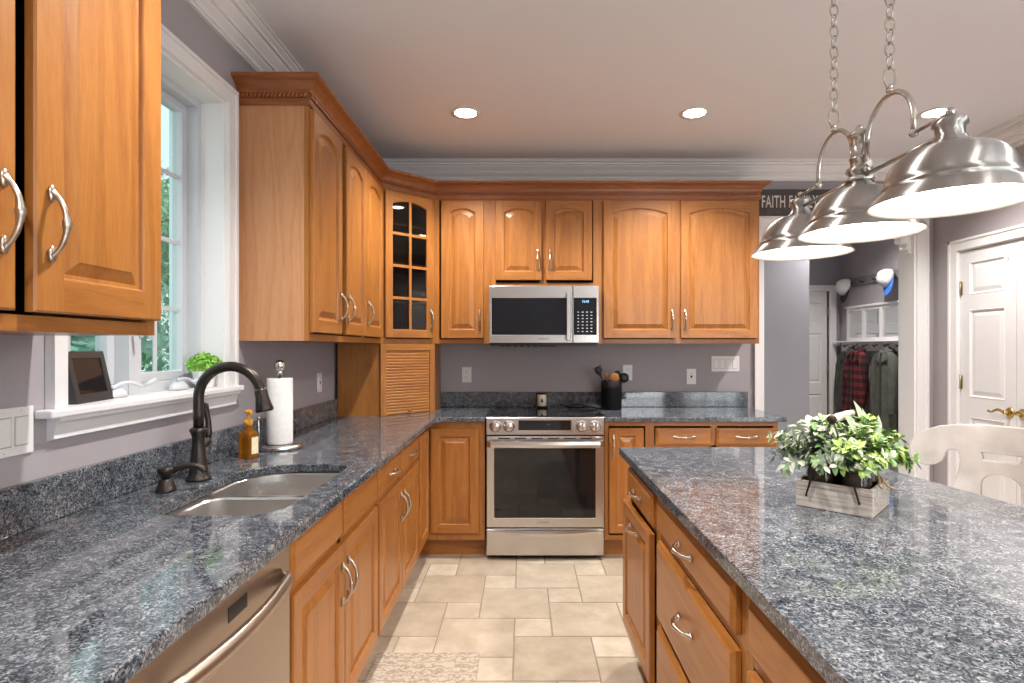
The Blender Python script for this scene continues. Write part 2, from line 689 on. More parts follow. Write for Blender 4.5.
# crown moulding between walls and ceiling: stepped bands
CR = []
zz = [(0, 0), (0, -.128), (.016, -.128), (.016, -.118), (.024, -.118), (.024, -.100), (.044, -.084), (.044, -.076), (.056, -.076), (.056, -.066),
      (.082, -.040), (.082, -.030), (.098, -.030), (.098, -.020), (.116, -.012), (.116, -.006), (.130, -.006), (.130, 0)]
for o_, z_ in zz:
    CR.append((o_, CEIL + z_ - .0005))
mb = MB()
mb.sweep([(WL + .0005, WREAR + .14), (WL + .0005, WB - .0005), (WR - .0005, WB - .0005), (WR - .0005, WREAR + .14)], CR)
struct(mb.build('trim_1', WHITE_PAINT, fix=True), 'white stepped crown moulding around the ceiling', 'crown moulding')

# casing of the hall opening
mb = MB()
CT = .022
mb.prism([(OX0 - .066, .0), (OX0, .0), (OX0, OZ), (OX1, OZ), (OX1, 0), (OX1 + .085, 0), (OX1 + .085, OZ + .083), (OX0 - .066, OZ + .083)], WB - CT, WB - .0005, 'y')
mb.box(OX0 - .066, OX0 - .05, WB - CT - .008, WB - CT, 0, OZ + .083)
mb.box(OX1 + .068, OX1 + .085, WB - CT - .008, WB - CT, 0, OZ + .083)
mb.box(OX0 - .066, OX1 + .085, WB - CT - .008, WB - CT, OZ + .066, OZ + .083)
# jamb lining
mb.box(OX0 - .001, OX0 + .012, WB - .005, WB + .176, 0, OZ)
mb.box(OX1 - .012, OX1 + .001, WB - .005, WB + .176, 0, OZ)
mb.box(OX0, OX1, WB - .005, WB + .176, OZ - .012, OZ + .001)
struct(mb.build('trim_2', WHITE_PAINT), 'white casing around the opening to the hall', 'door casing')
# closet casing on the right wall
mb = MB()
mb.prism([(CY0 - .07, 0), (CY0, 0), (CY0, CZ), (CY1, CZ), (CY1, 0), (CY1 + .075, 0), (CY1 + .075, CZ + .075), (CY0 - .07, CZ + .075)], WR - .02, WR - .0005, 'x')
mb.box(WR - .027, WR - .02, CY1 + .058, CY1 + .075, 0, CZ + .075)
mb.box(WR - .027, WR - .02, CY0 - .07, CY1 + .075, CZ + .058, CZ + .075)
mb.box(WR - .005, WR + .121, CY1 - .008, CY1 + .001, 0, CZ)
mb.box(WR - .005, WR + .121, CY0 - .001, CY0 + .008, 0, CZ)
mb.box(WR - .005, WR + .121, CY0, CY1, CZ - .008, CZ + .001)
struct(mb.build('trim_3', WHITE_PAINT), 'white casing around the double closet doors', 'door casing')
# hall door casing
mb = MB()
mb.prism([(2.715, 0), (2.755, 0), (2.755, 2.015), (3.55, 2.015), (3.55, 0), (3.63, 0), (3.63, 2.085), (2.715, 2.085)], HB - .02, HB - .0005, 'y')
struct(mb.build('trim_4', WHITE_PAINT), 'white casing around the narrow hall door', 'door casing')
mb = MB()
bprof = [(0, 0), (.014, 0), (.014, .085), (.008, .1), (0, .1)]
mb.sweep([(OX1 + .086, WB - .0005), (WR - .0005, WB - .0005), (WR - .0005, CY1 + .076)], bprof)
struct(mb.build('baseboard_right', WHITE_PAINT, fix=True), 'white baseboard beside the closet', 'baseboard')


# ------------------------------------------------------------------ raised-panel doors for rooms
def panel_leaf(mb, w, h, t, panels, mat_=0):
    """door leaf local: x 0..w, front at y=-t/2, with raised panels (x0,x1,z0,z1) on both faces"""
    mb.box(0, w, -t / 2, t / 2, 0, h, mat_)
    for (x0, x1, z0, z1) in panels:
        for sgn in (-1, 1):
            loops = []
            for ins, dep in ((0, .0006), (.006, .006), (.022, -.006), (.03, -.006), (.05, .003)):
                y = sgn * (t / 2 + dep)
                loops.append([(x0 + ins, y, z0 + ins), (x1 - ins, y, z0 + ins), (x1 - ins, y, z1 - ins), (x0 + ins, y, z1 - ins)])
            vs = [p for lp in loops for p in lp]
            fs = []
            for k in range(len(loops) - 1):
                for j in range(4):
                    q = (j + 1) % 4
                    f = (k * 4 + j, k * 4 + q, (k + 1) * 4 + q, (k + 1) * 4 + j)
                    fs.append(f if sgn < 0 else f[::-1])
            e = (len(loops) - 1) * 4
            fs.append((e, e + 1, e + 2, e + 3) if sgn < 0 else (e + 3, e + 2, e + 1, e))
            mb.add(vs, fs, mat_)


def panel_leaf_cut(w, h, t, panels, name, parent, m, loc, rotz):
    """leaf whose panels are really sunk: build the front as a grid with holes"""
    mb = MB()
    outer = [(0, 0), (w, 0), (w, h), (0, h)]
    mb.prism(outer, -t / 2, t / 2, 'y', holes=[[(a, c), (b, c), (b, d), (a, d)] for a, b, c, d in panels])
    for (x0, x1, z0, z1) in panels:
        for sgn in (-1, 1):
            loops = []
            for ins, dep in ((0, 0), (.004, .003), (.012, -.010), (.020, -.010), (.045, -.002)):
                y = sgn * (t / 2 + dep)
                loops.append([(x0 + ins, y, z0 + ins), (x1 - ins, y, z0 + ins), (x1 - ins, y, z1 - ins), (x0 + ins, y, z1 - ins)])
            vs = [p for lp in loops for p in lp]
            fs = []
            for k in range(len(loops) - 1):
                for j in range(4):
                    q = (j + 1) % 4
                    f = (k * 4 + j, k * 4 + q, (k + 1) * 4 + q, (k + 1) * 4 + j)
                    fs.append(f if sgn < 0 else f[::-1])
            e = (len(loops) - 1) * 4
            fs.append((e, e + 1, e + 2, e + 3) if sgn < 0 else (e + 3, e + 2, e + 1, e))
            mb.add(vs, fs, 0)
    return mb.build(name, m, parent, loc, rotz)


def lever_mb(dirx):
    """brass lever: rose on the face (y=0 plane, outward -y), lever towards dirx along x"""
    mb = MB()
    mb.lathe([(0.001, -.012), (.020, -.012), (.028, -.008), (.033, -.003), (.033, 0)], (0, 0, 0), 20, 'y')
    mb.tube([(0, -.005, 0), (0, -.045, 0)], [.010, .009], 12)
    pts = []
    for i in range(13):
        t = i / 12
        pts.append((dirx * (.115 * t), -.045 - .006 * math.sin(PI * t), .010 * math.sin(2 * PI * t * .9) + .004))
    mb.tube(pts, [.010 - .004 * (i / 12) + (.003 if i == 12 else 0) for i in range(13)], 10)
    mb.ball((dirx * .115, -.045, pts[-1][2]), .008)
    return mb


# closet leaves in the right wall, facing -x  (local x runs towards the camera)
def closet_leaf(n, ystart, ydir_hinge, label, lever_x, lever_dir, hinge_x):
    w = .452
    d = empty('door_%d' % n, (WR + .022, ystart, .012), -PI / 2, label, 'door', kind='structure')
    ps = [(.075, w - .085, 1.715, 1.94), (.075, w - .085, 1.005, 1.61), (.075, w - .085, .20, .87)]
    panel_leaf_cut(w, 2.02, .036, ps, 'leaf', d, DOOR_WHITE, (0, 0, 0), 0)
    lv = lever_mb(lever_dir)
    lv.build('lever_handle', BRASS, d, (lever_x, -.018, .935 if n == 1 else .935))
    for k, hz in enumerate((.22, 1.06, 1.72)):
        mb = MB()
        mb.box(-.012, .012, -.003, .001, 0, .09)
        mb.tube([(0, -.006, -.003), (0, -.006, .093)], .006, 8)
        mb.build('hinge', OLD_BRASS, d, (hinge_x, -.02, hz))
    return d


dl = closet_leaf(1, 4.032, 1, 'white panelled closet door with brass lever, the leaf hinged beside the hall opening', .452 - .045, -1, .004)
mb = MB()
mb.tube([(0, -.002, .02), (0, -.004, .0), (0, -.016, -.012), (0, -.02, 0)], .004, 8)
mb.box(-.008, .008, -.003, 0, -.005, .03)
mb.build('coat_hook', WHITE_PLASTIC, dl, (.452 - .055, -.019, 1.93))
closet_leaf(2, 3.577, -1, 'white panelled closet door with brass lever, the leaf farther from the hall opening', .045, 1, .448)
# hall door, slightly open
d3 = empty('door_3', (3.528, HB + .02, .012), math.radians(6), 'narrow white panelled door at the end of the hall', 'door', kind='structure')
ps = [(.12, .37, 1.62, 1.87), (.45, .70, 1.62, 1.87), (.12, .37, .94, 1.52), (.45, .70, .94, 1.52), (.12, .37, .2, .82), (.45, .70, .2, .82)]
panel_leaf_cut(.76, 2.0, .036, ps, 'leaf', d3, DOOR_WHITE, (-.76, 0, 0), 0)
for hz in (.2, 1.05, 1.72):
    mb = MB()
    mb.box(-.004, .022, -.022, -.018, 0, .1)
    mb.tube([(.004, -.024, -.003), (.004, -.024, .103)], .007, 8)
    mb.build('hinge', OLD_BRASS, d3, (0, 0, hz))
mb = MB()
mb.box(2.74, 3.565, HB + .5, HB + .52, 0, 2.1)
mb.box(2.6, 2.74, HB + .12, HB + .52, 0, 2.1)
mb.box(3.565, 3.7, HB + .12, HB + .52, 0, 2.1)
mb.box(2.6, 3.7, HB + .12, HB + .52, 2.1, 2.2)
struct(mb.build('wall_closet', WALL_HALL), 'dark closet wall behind the narrow hall door', 'wall')

# carved corbel on the jamb of the opening
cb = MB()
prof = [(0, 0), (.09, 0), (.09, -.022), (.078, -.03), (.072, -.05), (.055, -.066), (.034, -.07), (.03, -.09), (.022, -.11), (.016, -.14), (0, -.15)]
cb.prism([(OX1 - .0125 - a, 2.222 + b) for a, b in prof], WB + .03, WB + .10, 'y')
cb.lathe([(.001, -.04), (.016, -.04), (.02, -.034), (.02, .034), (.016, .04), (.001, .04)], (OX1 - .075, WB + .065, 2.172), 16, 'y')
cb.lathe([(.001, -.038), (.011, -.038), (.013, .038), (.001, .038)], (OX1 - .038, WB + .065, 2.118), 14, 'y')
o = cb.build('corbel', WHITE_PAINT)
tag(o, 'white scrolled corbel on the jamb of the hall opening', 'bracket')

# ------------------------------------------------------------------ sink window
w1 = empty('window_1', (WL, (WY0 + WY1) / 2, WZ0), 0, 'white double casement window above the sink', 'window', kind='structure')
oy = (WY0 + WY1) / 2
mb = MB()
# casing (local: x from wall, y centred, z from sill)
hy = (WY1 - WY0) / 2
HZ = WZ1 - WZ0
mb.prism([(-hy - .050, 0), (-hy, 0), (-hy, HZ), (hy, HZ), (hy, 0), (hy + .066, 0), (hy + .066, HZ + .066), (-hy - .050, HZ + .066)], .0005, .02, 'x')
mb.prism([(-hy - .050, 0), (-hy - .036, 0), (-hy - .036, HZ + .05), (hy + .05, HZ + .05), (hy + .05, 0), (hy + .066, 0), (hy + .066, HZ + .066), (-hy - .050, HZ + .066)], .02, .026, 'x')
mb.build('casing', WHITE_PAINT, w1)
mb = MB()
# jamb lining
mb.box(-.22, .002, -hy, -hy + .012, 0, HZ)
mb.box(-.22, .002, hy - .012, hy, 0, HZ)
mb.box(-.22, .002, -hy + .012, hy - .012, HZ - .012, HZ)
mb.build('jamb', WHITE_PAINT, w1)
mb = MB()
mb.cbox(.0, .046, -hy - .084, hy + .074, -.022, 0, .005)
mb.box(-.22, .004, -hy, hy, -.020, 0)
prof = [(0, -.022), (.036, -.022), (.036, -.032), (.026, -.040), (.022, -.052), (.018, -.068), (.018, -.078), (.0, -.084)]
mb.prism([(a, b) for a, b in prof], -hy - .044, hy + .060, 'y')
mb.build('sill', WHITE_PAINT, w1)
# frame and centre mullion
FX = -.098
mb = MB()
F = .024
y0, y1 = -hy + .012, hy - .012
mb.prism([(y0, 0), (y1, 0), (y1, HZ - .012), (y0, HZ - .012)], FX - .085, FX + .008, 'x',
         holes=[[(y0 + F, .035), (y1 - F, .035), (y1 - F, HZ - .012 - F), (y0 + F, HZ - .012 - F)]])
mb.box(FX - .084, FX + .014, -.03, .03, .0002, HZ - .0125)
mb.build('window_frame', WHITE_VINYL, w1)
for k, (a, b) in enumerate(((y0 + F, -.03), (.03, y1 - F))):
    sx0, sx1 = FX - .075, FX - .034
    za, zb = .035, HZ - .012 - F
    st = .034
    sash = MB()
    sash.prism([(a, za), (b, za), (b, zb), (a, zb)], sx0, sx1, 'x', holes=[[(a + st, za + st), (b - st, za + st), (b - st, zb - st), (a + st, zb - st)]])
    so = sash.build('sash', WHITE_VINYL, w1, bevel=.003)
    pm = MB()
    pm.box(FX - .060, FX - .056, a + st - .004, b - st + .004, za + st - .004, zb - st + .004)
    pm.build('pane', WINDOW_PANE, so)
    mu = MB()
    mid = (a + b) / 2
    mu.box(FX - .0555, FX - .049, mid - .008, mid + .008, za + st, zb - st)
    for q in (.31, .575, .835):
        mu.box(FX - .0555, FX - .0485, a + st, b - st, q - .008, q + .008)
    mu.build('grille', WHITE_VINYL, so)
    # lock lever on the mullion side
    lk = MB()
    yy = b + .008 if k == 0 else a - .008
    lk.cbox(FX + .014, FX + .024, yy - .008, yy + .008, .21, .27, .003)
    lk.tube([(FX + .024, yy, .225), (FX + .04, yy, .215), (FX + .05, yy, .19)], [.006, .006, .007], 8)
    lk.build('sash_lock', WHITE_VINYL, w1)
    # crank operator
    ck = MB()
    cy = mid + (.075 if k == 0 else .0)
    ck.lathe([(.0, 0), (.0, .0)], (0, 0, 0))
    bmm = bmesh.new()
    bmesh.ops.create_uvsphere(bmm, u_segments=18, v_segments=10, radius=1)
    for v in bmm.verts:
        v.co = Vector((-.062 + v.co.x * .024, cy + v.co.y * .052, .001 + max(v.co.z, 0) * .034))
    ck.bm(bmm, 0, True)
    ck.build('crank_cover', WHITE_VINYL, w1)
    ck = MB()
    ys = cy - .06
    if k == 0:
        pts = [(-.050, ys + .03 + .15 * t, .030 + .016 * math.sin(PI * min(t * 1.1, 1))) for t in [i / 10 for i in range(11)]]
        ck.tube(pts, .006, 10)
        ck.tube([pts[-1], (-.04, ys + .19, .036), (-.03, ys + .212, .050)], [.006, .0075, .0085], 10)
    else:
        pts = [(-.056, ys + .04 + .08 * t, .036 + .006 * math.sin(PI * t)) for t in [i / 10 for i in range(11)]]
        ck.tube(pts, .006, 10)
        ck.tube([pts[-1], (-.045, ys + .13, .026), (-.035, ys + .145, .034)], [.006, .0075, .009], 10)
    ck.build('crank_handle', WHITE_VINYL, w1)
w1.location = (WL, oy, WZ0)

# ------------------------------------------------------------------ garden outside the window
LEAF_OUT = [noisy('garden_leaves_%s' % k, c0, c1, 3, .7) for k, c0, c1 in
            (('cool', (.30, .54, .40), (.50, .74, .58)), ('mid', (.32, .54, .33), (.54, .76, .50)))]
BARK = noisy('bark', (.06, .045, .035), (.12, .09, .07), 10, .9)
LAWN = noisy('lawn_green', (.09, .17, .05), (.14, .24, .08), 5, .9)
mb = MB()
mb.box(-40, WL - .23, -18, 30, -.5, -.4)
struct(mb.build('ground', LAWN), 'lawn outside the sink window', 'ground')


def leaf_cloud(mb, centers, n, size, rnd):
    for _ in range(n):
        c, r = centers[rnd.randrange(len(centers))]
        d = Vector((rnd.gauss(0, 1), rnd.gauss(0, 1), rnd.gauss(0, 1))).normalized()
        p = Vector(c) + d * r * (rnd.random() ** .4)
        nrm = (d + Vector((rnd.gauss(0, .6), rnd.gauss(0, .6), rnd.gauss(0, .6)))).normalized()
        t = nrm.orthogonal().normalized()
        t = (t * math.cos(rnd.random() * 6.28) + nrm.cross(t) * math.sin(rnd.random() * 6.28)).normalized()
        s = nrm.cross(t)
        L = size * rnd.uniform(.6, 1.3)
        mb.add([p - t * L, p + s * L * .45 + nrm * L * .12, p + t * L, p - s * L * .45 + nrm * L * .12], [(0, 1, 2, 3)], 0, False)


rnd = random.Random(3)
for (tx, ty, th, tr, mi, lab) in ((-12.5, 10.2, 6.2, 2.6, 0, 'broad pale tree behind the other trees beyond the sink window'),
                                  (-14.5, 20.0, 6.5, 2.8, 1, 'distant tall tree at the back of the lawn beyond the sink window'),
                                  (-5.2, 5.4, 4.3, 1.5, 0, 'bushy green tree closest to the sink window'),
                                  (-8.0, 8.2, 5.0, 1.9, 1, 'bushy green tree set back on the lawn beyond the sink window'),
                                  (-4.6, 12.2, 4.6, 1.7, 0, 'green tree farthest beyond the sink window'),
                                  (-10.5, 14.5, 6.5, 2.4, 1, 'tall pale green tree on the lawn beyond the sink window')):
    e = empty('garden_tree', (tx, ty, -.4), 0, lab, 'tree', 'trees beyond the sink window')
    mb = MB()
    mb.tube([(0, 0, 0), (.05, .03, th * .4), (0, .05, th * .8)], [.16, .12, .04], 8)
    mb.build('trunk', BARK, e)
    cs = [((rnd.uniform(-1, 1) * tr * .6, rnd.uniform(-1, 1) * tr * .6, rnd.uniform(.12, .92) * th), tr * rnd.uniform(.42, .62)) for _ in range(16)]
    mb = MB()
    leaf_cloud(mb, cs, 15000, .085, rnd)
    mb.build('crown', LEAF_OUT[mi], e)


# ------------------------------------------------------------------ cabinet parts
def handle_mesh(axis):
    """arched antique pull, 0.136 long, along local z (or x), foot on y=0 and arching out to -y"""
    pts, rad = [], []
    N = 30
    for i in range(N + 1):
        t = i / N
        s = (t - .5) * 2
        a = abs(s)
        L = .068 * s
        out = .006 + .026 * (max(0, 1 - (a / .86) ** 2) ** .75 if a < .86 else 0)
        if a > .86:
            r = .0075 - .005 * ((a - .86) / .14) ** 2
            out = .0055
        elif a > .55:
            r = .0048
        else:
            r = .0052
        if a < .09:
            r = .0085
        elif a < .2:
            r = .0062 if int(a * 60) % 2 else .0078
        p = (0, -out, L) if axis == 'z' else (L, -out, 0)
        pts.append(p)
        rad.append(r)
    mb = MB()
    mb.tube(pts, rad, 10)
    for sg in (-1, 1):
        c = (0, -.0045, .058 * sg) if axis == 'z' else (.058 * sg, -.0045, 0)
        mb.ball(c, .011, 0, (.80, .42, 1.55) if axis == 'z' else (1.55, .42, .80), 10, 7)
        q = [(c[0], 0.0015, c[2]), (c[0], -.006, c[2])]
        mb.tube(q, .005, 8)
    return mb


_hcache = {}


def handle(parent, axis, loc, m=None):
    m = m or PEWTER
    k = (axis, m.name)
    if k not in _hcache:
        _hcache[k] = handle_mesh(axis).build('handle', m, parent, loc)
        return _hcache[k]
    return share(_hcache[k], 'handle', parent, loc)


def door_mb(x0, x1, z0, z1, rise=0.0, sw=.058, t=.020, glass=False, yoff=0.0):
    """raised panel cabinet door; slots 0 grain upright, 1 grain across"""
    mb = MB()
    NA = 14 if rise > 0 else 1
    ix0, ix1, iz0 = x0 + sw, x1 - sw, z0 + sw
    top = z1 - sw * .92

    def loop(ins, y):
        a, b, c = ix0 + ins, ix1 - ins, iz0 + ins
        hw_ = (b - a) / 2
        xm = (a + b) / 2
        pts = [(a, y, c), (b, y, c)]
        for i in range(NA + 1):
            s = 1 - 2 * i / NA
            x = xm + hw_ * s
            z = top - ins - (rise * (s * s) if rise else 0)
            pts.append((x, y, z))
        return pts
    e = .004
    yf = -t
    # outer shell with eased edge
    O = [(x0, 0, z0), (x1, 0, z0), (x1, 0, z1), (x0, 0, z1)]
    E1 = [(x0, yf + e, z0), (x1, yf + e, z0), (x1, yf + e, z1), (x0, yf + e, z1)]
    Fp = [(x0 + e, yf, z0 + e), (x1 - e, yf, z0 + e), (x1 - e, yf, z1 - e), (x0 + e, yf, z1 - e)]
    mb.add(O + E1, [(0, 1, 5, 4), (1, 2, 6, 5), (2, 3, 7, 6), (3, 0, 4, 7)], 0)
    mb.add(E1 + Fp, [(0, 1, 5, 4), (1, 2, 6, 5), (2, 3, 7, 6), (3, 0, 4, 7)], 0)
    L0 = loop(0, yf)
    X0, X1, Z0, Z1 = x0 + e, x1 - e, z0 + e, z1 - e
    # stiles
    zr = L0[2][2]
    mb.add([(X0, yf, Z0), (ix0, yf, Z0), (ix0, yf, iz0), (ix0, yf, zr), (ix0, yf, Z1), (X0, yf, Z1)], [(0, 1, 2, 3, 4, 5)], 0)
    mb.add([(X1, yf, Z0), (X1, yf, Z1), (ix1, yf, Z1), (ix1, yf, zr), (ix1, yf, iz0), (ix1, yf, Z0)], [(0, 1, 2, 3, 4, 5)], 0)
    # rails
    mb.add([(ix0, yf, Z0), (ix1, yf, Z0), (ix1, yf, iz0), (ix0, yf, iz0)], [(0, 1, 2, 3)], 1)
    for i in range(NA):
        p, q = L0[2 + i], L0[3 + i]
        mb.add([p, (p[0], yf, Z1), (q[0], yf, Z1), q], [(0, 1, 2, 3)], 1)
    if not glass:
        specs = [(0, yf), (.003, yf + .003), (.006, yf + .010), (.014, yf + .0115), (.038, yf + .003), (.041, yf + .0015)]
        lps = [loop(i_, y_) for i_, y_ in specs]
        n = len(lps[0])
        for k in range(len(lps) - 1):
            mb.add(lps[k] + lps[k + 1], [(j, (j + 1) % n, n + (j + 1) % n, n + j) for j in range(n)], 0)
        mb.add(lps[-1], [tuple(range(n))], 0)
        mb.add(O, [(3, 2, 1, 0)], 0)
    else:
        specs = [(0, yf), (.005, yf + .006), (.005, 0)]
        lps = [loop(i_, y_) for i_, y_ in specs]
        n = len(lps[0])
        for k in range(len(lps) - 1):
            mb.add(lps[k] + lps[k + 1], [(j, (j + 1) % n, n + (j + 1) % n, n + j) for j in range(n)], 0)
    return mb


def drawer_mb(x0, x1, z0, z1, t=.020):
    mb = MB()
    yf = -t
    lo = []
    for ins, y in ((0, 0), (0, yf + .009), (.003, yf + .007), (.010, yf + .004), (.014, yf + .0005), (.018, yf)):
        lo.append([(x0 + ins, y, z0 + ins), (x1 - ins, y, z0 + ins), (x1 - ins, y, z1 - ins), (x0 + ins, y, z1 - ins)])
    for k in range(len(lo) - 1):
        mb.add(lo[k] + lo[k + 1], [(j, (j + 1) % 4, 4 + (j + 1) % 4, 4 + j) for j in range(4)], 1)
    mb.add(lo[-1], [(0, 1, 2, 3)], 1)
    mb.add(lo[0], [(3, 2, 1, 0)], 1)
    return mb


def carcass(root, W, H, D, side_mat=None, z0=0.0, toe=False):
    """box behind the face frame, local y from .019 to D"""
    mb = MB()
    a, t = .019, .016
    mb.box(0, t, a, D, z0, H, 0)
    mb.box(W - t, W, a, D, z0, H, 0)
    mb.box(t, W - t, a, D, z0, z0 + t, 1)
    mb.box(t, W - t, a, D, H - t, H, 1)
    mb.box(t, W - t, D - .008, D, z0 + t, H - t, 2)
    mb.build('carcass', [side_mat or OAK['z'], OAK['x'], CAB_IN], root)


def face_frame(root, W, H, z0=0.0, stile=.036, railb=.03, railt=.05, mids=(), rails=(), stile_r=None):
    mb = MB()
    sr = stile_r or stile
    mb.box(0, stile, 0, .019, z0, H, 0)
    mb.box(W - sr, W, 0, .019, z0, H, 0)
    mb.box(stile, W - sr, 0, .019, z0, z0 + railb, 1)
    mb.box(stile, W - sr, 0, .019, H - railt, H, 1)
    for c, w in mids:
        mb.box(c - w / 2, c + w / 2, .0005, .019, z0 + railb, H - railt, 0)
    for c, h in rails:
        mb.box(stile, W - sr, .0005, .019, c - h / 2, c + h / 2, 1)
    mb.build('face_frame', [OAK['z'], OAK['x']], root)


def add_door(root, x0, x1, z0, z1, rise=0.0, hside=None, hz=None, sw=.058, glass=False, haxis='z', hx=None, m=None):
    d = door_mb(x0, x1, z0, z1, rise, sw, glass=glass).build('door', [OAK['z'], OAK['x']], root, (0, -.001, 0))
    if hside:
        x = hx if hx is not None else (x1 - sw * .5 if hside == 'r' else x0 + sw * .5)
        handle(d, haxis, (x, -.020, hz), m)
    return d


def add_drawer(root, x0, x1, z0, z1, hand=True, hz=None, m=None):
    d = drawer_mb(x0, x1, z0, z1).build('drawer', [OAK['z'], OAK['x']], root, (0, -.001, 0))
    if hand:
        handle(d, 'x', ((x0 + x1) / 2, -.020, hz if hz is not None else (z0 + z1) / 2), m)
    return d


# ------------------------------------------------------------------ wall cabinets
UB, UT = 1.388, 2.440       # bottom, top of wall cabinets
UH = UT - UB
DZ0, DZ1 = .036, .998       # door bottom/top, local
UD = .303
FXL = -.921                 # face plane of the left run
FYB = 3.994                 # face plane of the back run

# near pair on the left wall
c = empty('wall_cabinet', (FXL, .590, UB), PI / 2, 'oak wall cabinet with two raised-panel doors, between the camera and the sink window', 'cabinet')
W = .835
carcass(c, W, UH, UD, OAK_SKIN)
face_frame(c, W, UH)
add_door(c, .010, .424, DZ0, DZ1, .035, 'r', .205)
add_door(c, .462, W - .004, DZ0, DZ1, .035, 'l', .205, sw=.066)

# pair beyond the window
c = empty('wall_cabinet', (FXL, 2.447, UB), PI / 2, 'oak wall cabinet with two narrow arched doors and a pale finished side by the window', 'cabinet')
W = .832
carcass(c, W, UH, UD, OAK_SKIN)
face_frame(c, W, UH, stile=.03)
add_door(c, .010, .398, DZ0, DZ1, .035, 'r', .172)
add_door(c, .466, W - .004, DZ0, DZ1, .035, 'l', .172)
# single next to the corner
c = empty('wall_cabinet', (FXL, 3.280, UB), PI / 2, 'narrow oak wall cabinet with one arched door, touching the left of the glass corner cabinet', 'cabinet')
W = .410
carcass(c, W, UH, UD)
face_frame(c, W, UH, stile=.03)
add_door(c, .004, W - .014, DZ0, DZ1, .035, 'l', .172)

# corner cabinet with glass door, diagonal face
CA = Vector((FXL, 3.691))
CB = Vector((-.618, FYB))
cw = (CB - CA).length
c = empty('corner_cabinet', (CA.x, CA.y, UB), PI / 4, 'oak corner wall cabinet with an eight-pane glass door', 'cabinet')


def to_diag(p):
    v = Vector((p[0], p[1])) - CA
    return (v.x * math.cos(PI / 4) + v.y * math.sin(PI / 4), -v.x * math.sin(PI / 4) + v.y * math.cos(PI / 4))


penta = [to_diag(p) for p in ((CA.x, CA.y), (CB.x, CB.y), (CB.x, WB - .001), (WL + .001, WB - .001), (WL + .001, CA.y))]
inner = [to_diag(p) for p in ((CA.x - .004, CA.y + .015), (CB.x - .015, CB.y + .004), (CB.x - .015, WB - .012), (WL + .012, WB - .012), (WL + .012, CA.y + .015))]


def push(poly, d=.019):
    return [(x, max(y, d)) for x, y in poly]


mb = MB()
P = push(penta)
mb.prism(P, 0, .018, 'z')
mb.prism(P, UH - .018, UH, 'z')
for i in range(1, 5):
    a, b = Vector(P[i]), Vector(P[(i + 1) % 5])
    ctr = Vector((cw / 2, .3))
    n_ = Vector((-(b - a).y, (b - a).x)).normalized()
    if (ctr - a).dot(n_) < 0:
        n_ = -n_
    q = [a, b, b + n_ * .012, a + n_ * .012]
    mb.prism([tuple(v) for v in q], .018, UH - .018, 'z', 1)
for hz in (.27, .53, .79):
    mb.prism([(cw * .07, .03), (cw * .93, .03), (cw * 1.25, .33), (cw * .5, .72), (-cw * .25, .33)], hz, hz + .015, 'z', 2)
mb.build('carcass', [OAK['x'], CAB_IN2, CAB_IN2], c)
face_frame(c, cw, UH, stile=.040)
gd = add_door(c, .024, cw - .024, DZ0, DZ1, .028, 'r', .165, sw=.052, glass=True)
mu = MB()
ga, gb, gz0, gz1 = .024 + .052, cw - .024 - .052, DZ0 + .052, DZ1 - .048
gm = (ga + gb) / 2
mu.box(gm - .009, gm + .009, -.018, -.004, gz0, gz1 - .002)
for k in (1, 2, 3):
    z = gz0 + (gz1 - gz0 - .012) * k / 4
    mu.box(ga, gb, -.0175, -.0045, z - .009, z + .009)
mu.build('muntin', [OAK['z']], gd)
pn = MB()
pn.box(ga - .006, gb + .006, -.010, -.007, gz0 - .006, gz1 + .006)
pn.build('pane', CAB_PANE, gd)

# drinking glasses on the cabinet's lowest boards
gl = MB()
gl.lathe([(.0, 0), (.028, 0), (.034, .09), (.036, .12), (.033, .12), (.031, .09), (.025, .012), (0, .01)], n=18)
first = None
for k, (gx, gy, gz, lab) in enumerate(((.12, .16, .018, 'clear drinking glass at the bottom of the glass corner cabinet, left of the middle bar'),
                                       (.225, .13, .018, 'clear drinking glass at the bottom of the glass corner cabinet, right of the middle bar'),
                                       (.30, .17, .018, 'clear drinking glass at the bottom of the glass corner cabinet, beside its handle'),
                                       (.27, .15, .285, 'clear drinking glass on the lowest shelf of the glass corner cabinet'))):
    wx = CA.x + (gx - gy) * math.cos(PI / 4)
    wy = CA.y + (gx + gy) * math.sin(PI / 4)
    if first is None:
        first = o = gl.build('drinking_glass', JAR_PANE, None, (wx, wy, UB + gz + .0005))
    else:
        o = share(first, 'drinking_glass', None, (wx, wy, UB + gz + .0005))
    tag(o, lab, 'glass', 'glasses in the corner cabinet')

# appliance garage below, with tambour shutter
g = empty('appliance_garage', (CA.x, CA.y, .9145), PI / 4, 'oak appliance garage with a slatted roll-up shutter on the corner counter', 'cabinet')
GH = UB - .9145 - .001
pg_ = [to_diag(p) for p in ((CA.x, CA.y), (CB.x, CB.y), (CB.x, WB - .0225), (WL + .0245, WB - .0225), (WL + .0245, CA.y))]
P = push(pg_)
for i in (1, 4):
    mb = MB()
    a, b = Vector(P[i]), Vector(P[(i + 1) % 5])
    ctr = Vector((cw / 2, .3))
    n_ = Vector((-(b - a).y, (b - a).x)).normalized()
    if (ctr - a).dot(n_) < 0:
        n_ = -n_
    mb.prism([tuple(v) for v in (a, b, b + n_ * .016, a + n_ * .016)], 0, GH, 'z', 0)
    mb.build('side_panel', [OAK['z']], g)
mb = MB()
mb.box(0, .040, 0, .019, 0, GH, 0)
mb.box(cw - .040, cw, 0, .019, 0, GH, 0)
mb.box(.040, cw - .040, 0, .019, GH - .045, GH, 1)
mb.build('face_frame', [OAK['z'], OAK['x']], g)
mb = MB()
ns = 22
sh = (GH - .045) / ns
